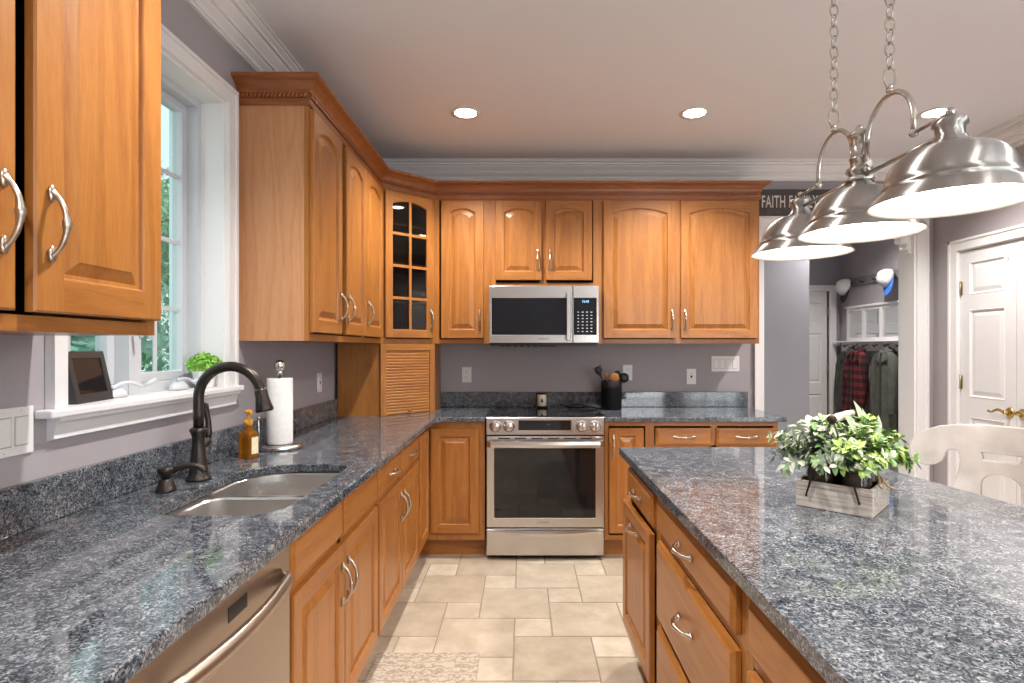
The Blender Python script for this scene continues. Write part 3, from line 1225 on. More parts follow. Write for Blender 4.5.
for k in range(ns):
    z0 = k * sh
    pr = [(.016, z0), (.0085, z0), (.0065, z0 + sh * .2), (.006, z0 + sh * .5), (.0065, z0 + sh * .8), (.0085, z0 + sh), (.016, z0 + sh)]
    mb.prism(pr, .0405, cw - .0405, 'x', 0)
sb = mb.build('tambour_shutter', [OAK['x']], g)
mb = MB()
mb.lathe([(.0, -.022), (.008, -.021), (.010, -.016), (.006, -.008), (.005, 0), (0, 0)], (0, 0, 0), 14, 'y')
mb.build('knob', BRASS, sb, (cw / 2, .005, .022))

# back run
XB = -.617
c = empty('wall_cabinet', (XB, FYB, UB), 0, 'oak wall cabinet with one arched door between the glass corner cabinet and microwave', 'cabinet')
W = -.226 - XB
carcass(c, W, UH, UD)
face_frame(c, W, UH, stile=.03, stile_r=.05)
add_door(c, -.572 - XB, -.274 - XB, DZ0, DZ1, .030, 'r', .165)
c = empty('wall_cabinet', (-.225, FYB, 1.784), 0, 'short oak wall cabinet with two arched doors above the microwave', 'cabinet')
W = .527 + .225
carcass(c, W, UT - 1.784, UD)
face_frame(c, W, UT - 1.784, stile=.035, mids=[(.143 + .225, .05)])
zt = UB + DZ1 - 1.784
add_door(c, -.192 + .225, .131 + .225, .045, zt, .030, 'r', .185)
add_door(c, .157 + .225, .482 + .225, .045, zt, .030, 'l', .185)
c = empty('wall_cabinet', (.528, FYB, UB), 0, 'wide oak wall cabinet with two arched doors, between the microwave and the hall opening', 'cabinet')
W = 1.655 - .528
carcass(c, W, UH, UD)
face_frame(c, W, UH, stile=.034, mids=[(1.084 - .528, .06)])
add_door(c, .560 - .528, 1.068 - .528, DZ0, DZ1, .035, 'r', .165)
add_door(c, 1.100 - .528, 1.640 - .528, DZ0, DZ1, .035, 'l', .165)

# crown on the wall cabinets, with rope band
cz = UT - .042
cprof = [(0.0005, cz), (.007, cz), (.008, cz + .003), (.008, cz + .027), (.004, cz + .030), (.004, cz + .050), (.012, cz + .051), (.014, cz + .056), (.016, cz + .064), (.024, cz + .076),
         (.040, cz + .090), (.052, cz + .096), (.056, cz + .099), (.060, cz + .101), (.062, cz + .106), (.062, cz + .115), (0.0005, cz + .115)]
path = [(WL + .002, 2.446), (FXL, 2.446), (CA.x, CA.y), (CB.x, CB.y), (1.656, FYB), (1.656, WB - .003)]
cm = empty('cabinet_crown', (.3, 3.95, UT), 0, 'reddish oak crown with a rope band running along the tops of the far wall cabinets', 'cabinet crown')
mb = MB()
mb.sweep(path, cprof)
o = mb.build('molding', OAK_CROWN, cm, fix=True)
o.location = (-.3, -3.95, -UT)
mb = MB()
for (p, q) in zip(path[:-1], path[1:]):
    p, q = Vector(p), Vector(q)
    d = (q - p)
    L = d.length
    d = d / L
    nn = Vector((d.y, -d.x))
    k = int(L / .017)
    for i in range(k):
        c0 = p + d * (i + .5) * L / k + nn * .008
        u = d * .0062
        w_ = nn * .0058
        z0, z1 = cz + .032, cz + .049
        sl = d * .004
        vs = [c0 - u - sl, c0 + u - sl, c0 + u + sl, c0 - u + sl]
        mb.add([(vs[0].x - w_.x, vs[0].y - w_.y, z0), (vs[1].x - w_.x, vs[1].y - w_.y, z0), (vs[2].x - w_.x, vs[2].y - w_.y, z1), (vs[3].x - w_.x, vs[3].y - w_.y, z1),
                (vs[0].x + w_.x, vs[0].y + w_.y, z0), (vs[1].x + w_.x, vs[1].y + w_.y, z0), (vs[2].x + w_.x, vs[2].y + w_.y, z1), (vs[3].x + w_.x, vs[3].y + w_.y, z1)],
               [(0, 3, 2, 1), (4, 5, 6, 7), (0, 1, 5, 4), (1, 2, 6, 5), (2, 3, 7, 6), (3, 0, 4, 7)], 0)
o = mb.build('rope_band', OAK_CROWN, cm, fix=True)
o.location = (-.3, -3.95, -UT)

# ------------------------------------------------------------------ base cabinets
CT_Z = .914
CTH = .032
BT = CT_Z - CTH - .0005     # top of base cabinets
BZ = .118                   # bottom of the box above the toe kick
FL = -.620                  # face plane left run
FB = 3.680                  # face plane back run
BD = .595


def toe(root, W, D):
    mb = MB()
    mb.box(0, W, .072, .088, 0, BZ, 0)
    mb.box(0, .016, .088, D, 0, BZ, 0)
    mb.box(W - .016, W, .088, D, 0, BZ, 0)
    mb.build('toe_kick', [OAK['x']], root)


# cabinet nearest the camera on the left
c = empty('base_cabinet', (FL, .28, 0), PI / 2, 'oak base cabinet under the counter on the camera side of the dishwasher', 'cabinet')
W = .565
carcass(c, W, BT, BD, z0=BZ)
face_frame(c, W, BT, BZ, stile=.03, railt=.028, rails=[(.715, .03)])
toe(c, W, BD)
add_drawer(c, .012, W - .012, .728, .856)
add_door(c, .012, W - .012, .15, .700, 0, 'r', .60)

# sink base
SB0, SB1 = 1.470, 2.368
c = empty('base_cabinet', (FL, SB0, 0), PI / 2, 'oak sink base cabinet with two plain false drawer fronts, beside the dishwasher', 'cabinet')
W = SB1 - SB0
carcass(c, W, .655, BD, z0=BZ)
face_frame(c, W, BT, BZ, stile=.03, railt=.028, rails=[(.715, .03)], mids=[(W / 2, .03)])
toe(c, W, BD)
for a, b in ((.018, W / 2 - .012), (W / 2 + .012, W - .012)):
    d = drawer_mb(a, b, .728, .858).build('false_drawer', [OAK['z'], OAK['x']], c, (0, -.001, 0))
add_door(c, .018, W / 2 - .003, .150, .704, 0, 'r', .575)
add_door(c, W / 2 + .003, W - .012, .150, .704, 0, 'l', .575)

# drawer base
DB1 = 3.300
c = empty('base_cabinet', (FL, SB1 + .001, 0), PI / 2, 'oak base cabinet with two drawers over two doors, between the sink and the corner', 'cabinet')
W = DB1 - SB1 - .001
carcass(c, W, BT, BD, z0=BZ)
face_frame(c, W, BT, BZ, stile=.03, railt=.028, rails=[(.715, .03)], mids=[(W / 2, .03)])
toe(c, W, BD)
for i, (a, b) in enumerate(((.018, W / 2 - .010), (W / 2 + .010, W - .012))):
    add_drawer(c, a, b, .728, .856)
add_door(c, .018, W / 2 - .003, .150, .704, 0, 'r', .575)
add_door(c, W / 2 + .003, W - .012, .150, .704, 0, 'l', .575)

# corner base
c = empty('corner_base_cabinet', (FL, FB, 0), 0, 'oak corner base cabinet with one tall raised-panel door left of the range', 'cabinet')
cx1 = -.246 - FL
mb = MB()
mb.box(-.595, cx1, .25, .595, BZ, BT, 0)
mb.box(-.595, -.018, -.37, .25, BZ, BT, 0)
mb.box(-.019, 0, -.378, -.001, BZ, BT, 0)
mb.box(-.019, cx1, 0, .019, BZ, BT, 0)
mb.box(-.018, cx1, .019, .25, BZ, BT, 0)
mb.build('carcass', [OAK['z']], c)
mb = MB()
mb.box(-.6, cx1, .072, .088, 0, BZ, 0)
mb.box(-.088, -.072, -.378, .07, 0, BZ, 0)
mb.build('toe_kick', [OAK['x']], c)
add_door(c, .024, .338, .165, .842, 0)
mb = door_mb(0, .300, .165, .842, 0, .05)
d = mb.build('door', [OAK['z'], OAK['x']], c, (.001, -.345, 0), PI / 2)

# right of the range
c = empty('base_cabinet', (.526, FB, 0), 0, 'narrow oak base cabinet with one raised-panel door right of the range', 'cabinet')
W = .290
carcass(c, W, BT, BD, z0=BZ)
face_frame(c, W, BT, BZ, stile=.026, railt=.028)
toe(c, W, BD)
add_door(c, .028, .250, .165, .842, 0, 'l', .73, sw=.052, m=PEWTER)
c = empty('base_cabinet', (.817, FB, 0), 0, 'oak base cabinet with two drawers at the end by the hall opening', 'cabinet')
W = 1.646 - .817
carcass(c, W, BT, BD, z0=BZ)
face_frame(c, W, BT, BZ, stile=.03, railt=.028, rails=[(.715, .03)], mids=[(W / 2, .04)])
toe(c, W, BD)
add_drawer(c, .035, W / 2 - .012, .728, .842)
add_drawer(c, W / 2 + .012, W - .015, .728, .842)
add_door(c, .035, W / 2 - .012, .150, .704, 0, 'r', .575)
add_door(c, W / 2 + .012, W - .015, .150, .704, 0, 'l', .575)

# ------------------------------------------------------------------ counters
EX = -.559      # left counter front edge
EY = 3.645      # back counter front edge


def edge_round(o, w=.006):
    b = o.modifiers.new('bevel', 'BEVEL')
    b.width = w
    b.segments = 3
    b.limit_method = 'ANGLE'
    b.angle_limit = math.radians(50)


SX0, SX1, SY0, SY1 = -1.022, -.655, 1.515, 2.172
sink_cut = rrect(SX0, SX1, SY0, SY1, (.10, .10, .055, .17), 10)
mb = MB()
mb.prism([(WL + .001, .25), (EX, .25), (EX, 3.565), (EX + .012, 3.60), (EX + .045, EY - .008), (EX + .075, EY), (-.242, EY), (-.242, WB - .001), (WL + .001, WB - .001)],
         CT_Z - CTH, CT_Z, 'z', holes=[sink_cut])
o = mb.build('countertop', GRANITE)
edge_round(o)
tag(o, 'polished blue grey granite countertop holding the sink and turning the corner', 'countertop')
mb = MB()
mb.prism([(.522, EY), (1.690, EY), (1.690, WB - .001), (.522, WB - .001)], CT_Z - CTH, CT_Z, 'z')
o = mb.build('countertop', GRANITE)
edge_round(o)
tag(o, 'short polished granite countertop right of the range', 'countertop')
# backsplashes
BS = 1.028
mb = MB()
mb.cbox(WL + .001, WL + .022, .25, WB - .001, CT_Z + .0005, BS, .003)
o = mb.build('backsplash', GRANITE)
tag(o, 'granite backsplash strip under the sink window', 'backsplash')
mb = MB()
mb.cbox(WL + .023, 1.690, WB - .021, WB - .001, CT_Z + .0005, BS, .003)
o = mb.build('backsplash', GRANITE)
tag(o, 'granite backsplash strip behind the range', 'backsplash')

# ------------------------------------------------------------------ sink
s = empty('kitchen_sink', ((SX0 + SX1) / 2, (SY0 + SY1) / 2, CT_Z - CTH), 0, 'stainless undermount double-bowl sink set in the granite', 'sink')
sx, sy, sz = s.location


def bowl(name, x0, x1, y0, y1, r, depth):
    mb = MB()
    zt = -.001
    specs = [(-.014, zt), (0, zt), (.006, -.006), (.008, -.03), (.014, -depth * .75), (.022, -depth * .93), (.05, -depth), (.09, -depth - .004)]
    loops = []
    for ins, z in specs:
        rr = [max(q - ins * .6, .02) for q in r]
        loops.append([(x - sx, y - sy, z) for x, y in rrect(x0 + ins, x1 - ins, y0 + ins, y1 - ins, rr, 10)])
    n = len(loops[0])
    for k in range(len(loops) - 1):
        mb.add(loops[k] + loops[k + 1], [(j, (j + 1) % n, n + (j + 1) % n, n + j) for j in range(n)], 0, k > 0)
    mb.add(loops[-1], [tuple(range(n))], 0)
    b_ = mb.build(name, SINK_STEEL, s, fix=False)
    dr = MB()
    dr.lathe([(.0, .004), (.025, .004), (.032, .001), (.042, .003), (.043, -.002)], ((x0 + x1) / 2 - sx, (y0 + y1) / 2 - sy, -depth - .003), 20)
    dr.build('drain', NICKEL, b_)


bowl('bowl', SX0 - .004, SX1 + .004, 1.838, SY1 + .004, (.05, .04, .06, .17), .20)
bowl('bowl', SX0 + .03, SX1 + .004, SY0 - .004, 1.815, (.10, .10, .04, .06), .17)
mb = MB()
mb.box(SX0 - .01 - sx, SX1 + .01 - sx, 1.815 - sy - .002, 1.838 - sy + .002, -.006, -.002)
mb.box(SX0 - .012 - sx, SX0 + .03 - sx, SY0 - sy + .05, 1.82 - sy, -.006, -.002)
mb.build('rim', SINK_STEEL, s)

# ------------------------------------------------------------------ faucet
f = empty('faucet', (-1.090, 1.915, CT_Z), 0, 'oil-rubbed bronze gooseneck faucet standing behind the sink', 'faucet')
mb = MB()
mb.lathe([(.038, 0), (.040, .004), (.038, .010), (.031, .016), (.029, .030), (.027, .05), (.022, .09), (.0195, .12), (.020, .145), (.024, .158), (.027, .163),
          (.027, .172), (.021, .176), (.0, .177)], n=28)
mb.build('body', BRONZE, f)
mb = MB()
R = .106
zc = .275
pts = [(0, 0, .174), (0, 0, .22)]
for i in range(25):
    a = PI - (PI * .93) * i / 24
    pts.append((R + R * math.cos(a), 0, zc + R * math.sin(a)))
mb.tube(pts, .0165, 16)
mb.build('spout', BRONZE, f)
mb = MB()
a = PI - PI * .93
pe = Vector((R + R * math.cos(a), 0, zc + R * math.sin(a)))
dd = Vector((math.sin(a) * .25 + .14, 0, -1)).normalized()
mb.tube([pe - dd * .010, pe, pe + dd * .004, pe + dd * .02, pe + dd * .05, pe + dd * .064, pe + dd * .070],
        [.0175, .020, .0205, .0205, .026, .029, .026], 18)
hd = mb.build('spray_head', BRONZE, f)
mb = MB()
bc = pe + dd * .026
mb.cbox(bc.x - .006, bc.x + .006, -.031, -.018, bc.z - .02, bc.z + .016, .004)
mb.build('button', BLACK_PLASTIC, hd)
mb = MB()
mb.tube([(0, .015, .115), (.002, .04, .122), (.003, .052, .124)], [.016, .018, .015], 14)
mb.tube([(.003, .046, .12), (.006, .050, .15), (.004, .052, .19), (-.004, .054, .225), (-.012, .056, .245), (-.016, .056, .250)], [.012, .012, .009, .010, .014, .010], 12)
mb.build('lever', BRONZE, f)
sdp = empty('soap_dispenser', (-1.102, 1.760, CT_Z), 0, 'small bronze soap dispenser with curved spout beside the faucet', 'soap dispenser')
mb = MB()
mb.lathe([(.028, 0), (.029, .004), (.027, .012), (.022, .024), (.019, .036), (.014, .040), (.0, .043)], n=24)
mb.build('base', BRONZE, sdp)
mb = MB()
mb.lathe([(.013, .041), (.014, .047), (.019, .053), (.0235, .060), (.0245, .072), (.022, .075), (0, .076)], n=24)
mb.tube([(0, 0, .058), (.03, .006, .070), (.06, .012, .078), (.085, .018, .076), (.102, .022, .064), (.108, .023, .054)], [.012, .0105, .0095, .009, .0085, .008], 12)
mb.build('pump_spout', BRONZE, sdp)

# ------------------------------------------------------------------ soap bottle
AMBER = mat('amber_soap', (.66, .22, .010), .08, trans=.75, ior=1.35)
AMBER_PUMP = mat('yellow_pump_plastic', (.80, .36, .03), .35)
LABEL_M = noisy('cream_label', (.66, .55, .34), (.80, .72, .52), 60, .6)
b0 = empty('soap_bottle', (-1.108, 2.30, CT_Z + .0005), math.radians(-20), 'amber hand soap bottle with yellow pump beside the paper towel holder', 'soap bottle')
mb = MB()
lps = []
for z, q, r in ((0, .0, .010), (.004, -.003, .012), (.085, -.003, .012), (.100, .0, .014), (.112, .012, .014), (.120, .018, .012), (.130, .019, .012)):
    hx, hy_ = .030 - q * .9, .024 - q * .62
    lps.append([(x, y, z) for x, y in rrect(-hx, hx, -hy_, hy_, min(r, hy_ - .001), 5)])
n = len(lps[0])
for k in range(len(lps) - 1):
    mb.add(lps[k] + lps[k + 1], [(j, (j + 1) % n, n + (j + 1) % n, n + j) for j in range(n)], 0, False)
mb.add(lps[0], [tuple(range(n))[::-1]], 0)
mb.add(lps[-1], [tuple(range(n))], 0)
mb.build('bottle', AMBER, b0)
mb = MB()
mb.lathe([(.0165, .131), (.0165, .150), (.012, .154), (.007, .156), (.006, .178), (.013, .180), (.014, .190), (.008, .193), (0, .193)], n=18)
mb.tube([(0, 0, .186), (.02, -.01, .187), (.036, -.018, .182)], [.007, .006, .005], 10)
mb.build('pump', AMBER_PUMP, b0)
mb = MB()
mb.box(.0325, .0335, -.016, .018, .018, .085)
mb.build('paper_label', LABEL_M, b0)

# ------------------------------------------------------------------ paper towel holder
ph = empty('paper_towel_holder', (-1.075, 2.520, CT_Z), 0, 'stainless upright paper towel holder with ball finial', 'paper towel holder')
mb = MB()
mb.lathe([(.094, 0), (.097, .003), (.097, .014), (.092, .019), (.03, .021), (0, .021)], n=40)
mb.build('base', STEEL, ph)
mb = MB()
mb.lathe([(.008, .020), (.008, .325), (.013, .327), (.013, .338), (.008, .341), (.008, .345)], n=16)
mb.ball((0, 0, .365), .026)
mb.build('post', STEEL, ph)
mb = MB()
mb.tube([(-.080, -.028, .018), (-.080, -.028, .135)], .0045, 10)
mb.ball((-.080, -.028, .138), .009)
mb.build('tension_arm', STEEL, ph)
mb = MB()
prof = [(.020, .022), (.053, .022), (.054, .026), (.054, .306), (.053, .310), (.020, .310), (.020, .022)]
mb.lathe(prof, n=40, caps=False)
o = mb.build('paper_towel_roll', PAPER, None, (-1.075, 2.520, CT_Z))
tag(o, 'white paper towel roll on the upright holder', 'paper towels')

# ------------------------------------------------------------------ dishwasher
DW0, DW1 = .852, 1.462
d = empty('dishwasher', (-.600, DW0, 0), PI / 2, 'stainless dishwasher with a curved bar handle under the left counter', 'dishwasher')
W = DW1 - DW0
mb = MB()
mb.box(.004, W - .004, .03, .55, .10, BT - .002)
mb.build('tub', BLACK_PLASTIC, d)
mb = MB()
mb.cbox(.003, W - .003, -.004, .028, .125, BT - .022, .004)
dd_ = mb.build('door', STEEL_Y, d)
mb = MB()
mb.box(.003, W - .003, .004, .028, BT - .020, BT - .003)
mb.build('control_strip', BLACK_PLASTIC, d)
mb = MB()
pts = []
for i in range(25):
    t = i / 24
    xx = .050 + (W - .10) * t
    e = min(t, 1 - t) / .07
    y = -.032 if e >= 1 else -.004 - .028 * math.sin(e * PI / 2)
    pts.append((xx, y - .026 * math.sin(PI * t), .795))
lo = []
for p in pts:
    lo.append([(p[0], p[1] + .008, p[2] - .020), (p[0], p[1] - .004, p[2] - .016), (p[0], p[1] - .008, p[2]), (p[0], p[1] - .004, p[2] + .016), (p[0], p[1] + .008, p[2] + .020), (p[0], p[1] + .010, p[2])])
for k in range(len(lo) - 1):
    mb.add(lo[k] + lo[k + 1], [(j, (j + 1) % 6, 6 + (j + 1) % 6, 6 + j) for j in range(6)], 0, True)
mb.add(lo[0], [tuple(range(6))[::-1]])
mb.add(lo[-1], [tuple(range(6))])
mb.build('bar_handle', STEEL_Y, dd_, fix=True)
mb = MB()
mb.box(.300, .378, -.0052, -.004, .800, .830)
mb.build('badge', BLACK_PLASTIC, dd_)
mb = MB()
mb.box(.004, W - .004, .05, .066, 0, .122)
mb.build('toe_panel', BLACK_PLASTIC, d)


def text_obj(name, s_, size, m, parent, loc, rot=(PI / 2, 0, 0), sx_=1.0, ext=.0004, align='CENTER', bold=0.0, spacing=1.0):
    cu = bpy.data.curves.new(name, 'FONT')
    cu.body = s_
    cu.size = size
    cu.extrude = ext
    cu.align_x = align
    cu.align_y = 'CENTER'
    cu.offset = bold
    cu.space_character = spacing
    cu.materials.append(m)
    tmp = bpy.data.objects.new(name, cu)
    COL.objects.link(tmp)
    bpy.context.view_layer.update()
    me = bpy.data.meshes.new_from_object(tmp.evaluated_get(bpy.context.evaluated_depsgraph_get()))
    bpy.data.objects.remove(tmp)
    me.transform(Matrix.Diagonal((sx_, 1, 1, 1)))
    o = bpy.data.objects.new(name, me)
    COL.objects.link(o)
    if parent:
        o.parent = parent
    o.location = loc
    o.rotation_euler = rot
    return o


GREY_PRINT = mat('grey_print', (.10, .10, .11), .5)
SEAM = mat('pale_seam', (.42, .41, .41), .6)
PALE_PRINT = mat('pale_print', (.55, .58, .62), .5)
# ------------------------------------------------------------------ range
RXC = .1415
r_ = empty('range', (RXC, 3.655, 0), 0, 'stainless slide-in electric range with black glass top between the oak cabinets', 'range')
hw = .376
mb = MB()
mb.box(-hw, hw, .02, .615, .03, .905)
mb.build('body', BLACK_PLASTIC, r_)
mb = MB()
mb.cbox(-.382, .382, -.004, .617, .9148, .9235, .003)
ct = mb.build('cooktop', COOK_GLASS, r_)
RING = mat('grey_burner_print', (.06, .06, .065), .2)
for (bx, by, br) in ((-.19, .14, .10), (.19, .14, .085), (-.19, .42, .075), (.19, .42, .11)):
    mb = MB()
    for rr in (br, br * .62):
        mb.lathe([(rr, .9236), (rr, .9239), (rr - .003, .9239), (rr - .003, .9236)], (bx, by, 0), 40, caps=False)
    mb.build('burner_ring', RING, ct)
# control panel, leaning back a little
mb = MB()
mb.prism([(-.012, .802), (.02, .802), (.02, .914), (-.005, .914), (-.008, .908)], -hw, hw, 'x')
cp = mb.build('control_panel', STEEL, r_, bevel=.002)
mb = MB()
mb.box(-.178, .172, -.0155, -.008, .818, .900)
mb.build('display_frame', NICKEL, cp)
mb = MB()
mb.box(-.171, .165, -.0165, -.010, .832, .895)
dsp = mb.build('display', BLACK_GLASS, cp)
text_obj('digits', '12:45', .010, DISPLAY_DIM, dsp, (.02, -.0168, .869))
for kx in (-.318, -.231, .234, .319):
    mb = MB()
    mb.lathe([(0, -.044), (.024, -.043), (.028, -.038), (.030, -.016), (.036, -.012), (.038, -.006), (.038, 0)], (0, 0, 0), 28, 'y')
    mb.box(-.006, .006, -.048, -.042, -.026, .026)
    mb.build('knob', STEEL, cp, (kx, -.009, .857))
# oven door
mb = MB()
mb.prism([(-hw + .002, .212), (hw - .002, .212), (hw - .002, .792), (-hw + .002, .792)], -.016, .018, 'y', holes=[[(-.325, .272), (.322, .272), (.322, .716), (-.325, .716)]])
od = mb.build('oven_door', STEEL, r_, bevel=.003)
mb = MB()
mb.box(-.330, .327, -.012, .0, .267, .721)
mb.build('oven_window', BLACK_GLASS, od)
mb = MB()
for k in range(6):
    x = -.30 + k * .105
    mb.box(x, x + .075, -.0165, -.015, .777, .784)
mb.build('vent_slot', CAST, od)
mb = MB()
lo = []
NN = 30
for i in range(NN + 1):
    t = i / NN
    x = -hw + .004 + (2 * hw - .008) * t
    bow = .030 + .022 * math.sin(PI * t)
    e = min(t, 1 - t) / .03
    y = -.016 - bow * (1 if e >= 1 else math.sin(e * PI / 2))
    lo.append([(x, y + .012, .722), (x, y, .727), (x, y - .004, .745), (x, y, .764), (x, y + .012, .769), (x, y + .014, .745)])
for k in range(len(lo) - 1):
    mb.add(lo[k] + lo[k + 1], [(j, (j + 1) % 6, 6 + (j + 1) % 6, 6 + j) for j in range(6)], 0, False)
mb.add(lo[0], [tuple(range(6))[::-1]])
mb.add(lo[-1], [tuple(range(6))])
mb.build('oven_handle', STEEL, od, fix=True)
text_obj('lettering', 'SAMSUNG', .017, GREY_PRINT, od, (-.01, -.0164, .243))
# drawer
mb = MB()
mb.cbox(-hw + .002, hw - .002, -.014, .018, .032, .203, .003)
dr = mb.build('storage_drawer', STEEL, r_)
mb = MB()
lo = []
for i in range(NN + 1):
    t = i / NN
    x = -hw + .004 + (2 * hw - .008) * t
    sg = math.sin(PI * t)
    zb_ = .178 - .022 * sg
    y = -.014 - .002 - .022 * sg
    lo.append([(x, -.012, .199), (x, y, .195), (x, y - .003, (zb_ + .195) / 2), (x, y, zb_), (x, -.012, zb_ + .004)])
for k in range(len(lo) - 1):
    mb.add(lo[k] + lo[k + 1], [(j, (j + 1) % 5, 5 + (j + 1) % 5, 5 + j) for j in range(5)], 0, False)
mb.build('pull_lip', STEEL, dr, fix=True)
for fx in (-.33, .33):
    mb = MB()
    mb.lathe([(.018, 0), (.018, .006), (.010, .010), (.010, .03)], (fx, .08, 0), 14)
    mb.lathe([(.018, 0), (.018, .006), (.010, .010), (.010, .03)], (fx, .55, 0), 14)
    mb.build('foot', BLACK_PLASTIC, r_)

# ------------------------------------------------------------------ microwave
m_ = empty('microwave', (.142, 3.885, 1.362), 0, 'stainless over-the-range microwave with black glass under the short cabinet', 'microwave')
hw = .373
H = 1.781 - 1.362
mb = MB()
mb.box(-hw, hw, .03, WB - 3.885 - .003, .018, H)
mb.build('body', BLACK_PLASTIC, m_)
mb = MB()
for k in range(9):
    mb.box(-.3 + k * .045, -.3 + k * .045 + .03, .04, .3, .004, .018)
mb.box(-hw + .01, hw - .01, .03, .38, .010, .018)
mb.build('vent_grille', BLACK_PLASTIC, m_)
dz0, dz1 = .030, H
xs = .198
mb = MB()
mb.prism([(-hw, dz0), (xs - .002, dz0), (xs - .002, dz1), (-hw, dz1)], -.006, .030, 'y', holes=[[(-hw + .017, dz0 + .055), (xs - .012, dz0 + .055), (xs - .012, dz1 - .084), (-hw + .017, dz1 - .084)]])
md = mb.build('door', STEEL, m_, bevel=.003)
mb = MB()
mb.box(-hw + .013, xs - .008, -.004, .002, dz0 + .051, dz1 - .080)
mb.build('door_window', BLACK_GLASS, md)
mb = MB()
mb.cbox(xs - .046, xs - .016, -.050, -.038, dz0 + .014, dz1 - .045, .004)
mb.box(xs - .038, xs - .024, -.04, -.004, dz0 + .03, dz0 + .05)
mb.box(xs - .038, xs - .024, -.04, -.004, dz1 - .08, dz1 - .06)
mb.build('bar_handle', STEEL, md)
text_obj('lettering', 'SAMSUNG', .016, GREY_PRINT, md, (0, -.0064, dz0 + .027))
mb = MB()
mb.prism([(xs + .001, dz0), (hw, dz0), (hw, dz1), (xs + .001, dz1)], -.006, .030, 'y', holes=[[(xs + .004, dz0 + .055), (hw - .015, dz0 + .055), (hw - .015, dz1 - .084), (xs + .004, dz1 - .084)]])
mp_ = mb.build('control_panel', STEEL, m_, bevel=.003)
mb = MB()
mb.box(xs + .002, hw - .012, -.004, .002, dz0 + .051, dz1 - .080)
kp = mb.build('keypad', BLACK_GLASS, mp_)
text_obj('digits', '12:45', .022, DISPLAY, kp, (xs + .085, -.0044, dz1 - .108))
mb = MB()
for r0 in range(7):
    for c0 in range(4):
        mb.box(xs + .03 + c0 * .030, xs + .042 + c0 * .030, -.0046, -.004, dz0 + .075 + r0 * .022, dz0 + .080 + r0 * .022)
mb.build('key_print', PALE_PRINT, kp)

# ------------------------------------------------------------------ things on the range and the back counter
# cream candle jar in a dark stand
CREAM = mat('cream_ceramic', (.68, .60, .46), .35)
e = empty('candle_jar', (.137, 4.135, .9235), 0, 'small cream jar with dark rim and teardrop mark at the back of the cooktop', 'jar')
mb = MB()
mb.lathe([(.030, .013), (.034, .018), (.034, .095), (.030, .100), (0, .100)], n=24)
jb = mb.build('jar', CREAM, e)
mb = MB()
mb.lathe([(.036, .0), (.038, .003), (.038, .012), (.032, .014), (0, .014)], n=24)
mb.lathe([(.036, .098), (.037, .100), (.037, .106), (.028, .110), (0, .110)], n=24)
for sg in (-1, 1):
    mb.tube([(sg * .036, 0, .005), (sg * .037, 0, .104)], .004, 8)
mb.build('rim', BLACK_MATTE, e)
mb = MB()
pts2 = [(0, .075), (.006, .060), (.009, .050), (.006, .042), (0, .040), (-.006, .042), (-.009, .050), (-.006, .060)]
mb.prism(pts2, -.0352, -.0335, 'y')
mb.build('emblem', BLACK_MATTE, jb)
# spoon rest with utensil
e = empty('spoon_rest', (.372, 4.09, .9235), math.radians(-12), 'black leaf-shaped spoon rest lying on the cooktop', 'spoon rest')
mb = MB()
mb.lathe([(.0, .004), (.045, .004), (.062, .014), (.066, .020), (.064, .021), (.058, .015), (.042, .008), (0, .007)], n=28, sx=1.0, sy=.72)
mb.build('dish', BLACK_PLASTIC, e)
mb = MB()
mb.tube([(.05, 0, .015), (.09, .0, .020), (.14, .0, .016), (.185, .0, .010)], [.012, .010, .011, .008], 10)
mb.build('stem', BLACK_PLASTIC, e)
e = empty('spatula', (.365, 4.10, .946), math.radians(-10), 'black nylon spatula resting on the spoon rest', 'spatula')
mb = MB()
mb.tube([(-.02, 0, .004), (.05, 0, .010), (.13, 0, .006), (.19, 0, -.004)], [.006, .007, .008, .006], 10)
mb.build('shaft', BLACK_PLASTIC, e)
mb = MB()
mb.cbox(-.085, -.015, -.030, .030, -.0005, .0065, .002)
mb.build('blade', BLACK_PLASTIC, e)

# utensil crock
CRX, CRY = .640, 4.125
e = empty('utensil_crock', (CRX, CRY, CT_Z + .0005), 0, 'black cylindrical utensil crock on the counter right of the range', 'crock')
mb = MB()
mb.lathe([(.070, 0), (.073, .003), (.074, .155), (.075, .158), (.075, .163), (.074, .166), (.074, .205), (.071, .207), (.069, .205), (.068, .012), (0, .010)], n=36)
mb.build('pot', BLACK_MATTE, e)
WOODSPOON = noisy('warm_wood_spoon', (.36, .15, .04), (.48, .23, .07), 8, .5, sc=(1, 1, .2))
PALEWOOD = noisy('pale_wood_spoon', (.46, .28, .15), (.58, .38, .22), 8, .5)


def utensil(name, label, base, tip, m, headfn, cat, grp='cooking utensils in the black crock'):
    base, tip = Vector(base), Vector(tip)
    e = empty(name, (CRX + base.x, CRY + base.y, CT_Z + .0125), 0, label, cat, grp)
    d = tip - base
    mb = MB()
    mb.tube([(0, 0, 0), tuple(d * .5), tuple(d)], [.006, .006, .005], 10)
    mb.build('shaft', m, e)
    hm = MB()
    headfn(hm, d, d.normalized())
    hm.build('head', m, e)


def paddle(w, L, t=.006, lean=0.0):
    def fn(hm, d, u):
        bm = bmesh.new()
        bmesh.ops.create_uvsphere(bm, u_segments=18, v_segments=12, radius=1)
        side = u.cross(Vector((0, 1, 0))).normalized()
        fwd = side.cross(u)
        c = d + u * L * .82
        for v in bm.verts:
            v.co = c + side * (v.co.x * w) + u * (v.co.z * L) + fwd * (v.co.y * t)
        hm.bm(bm, 0, True)
    return fn


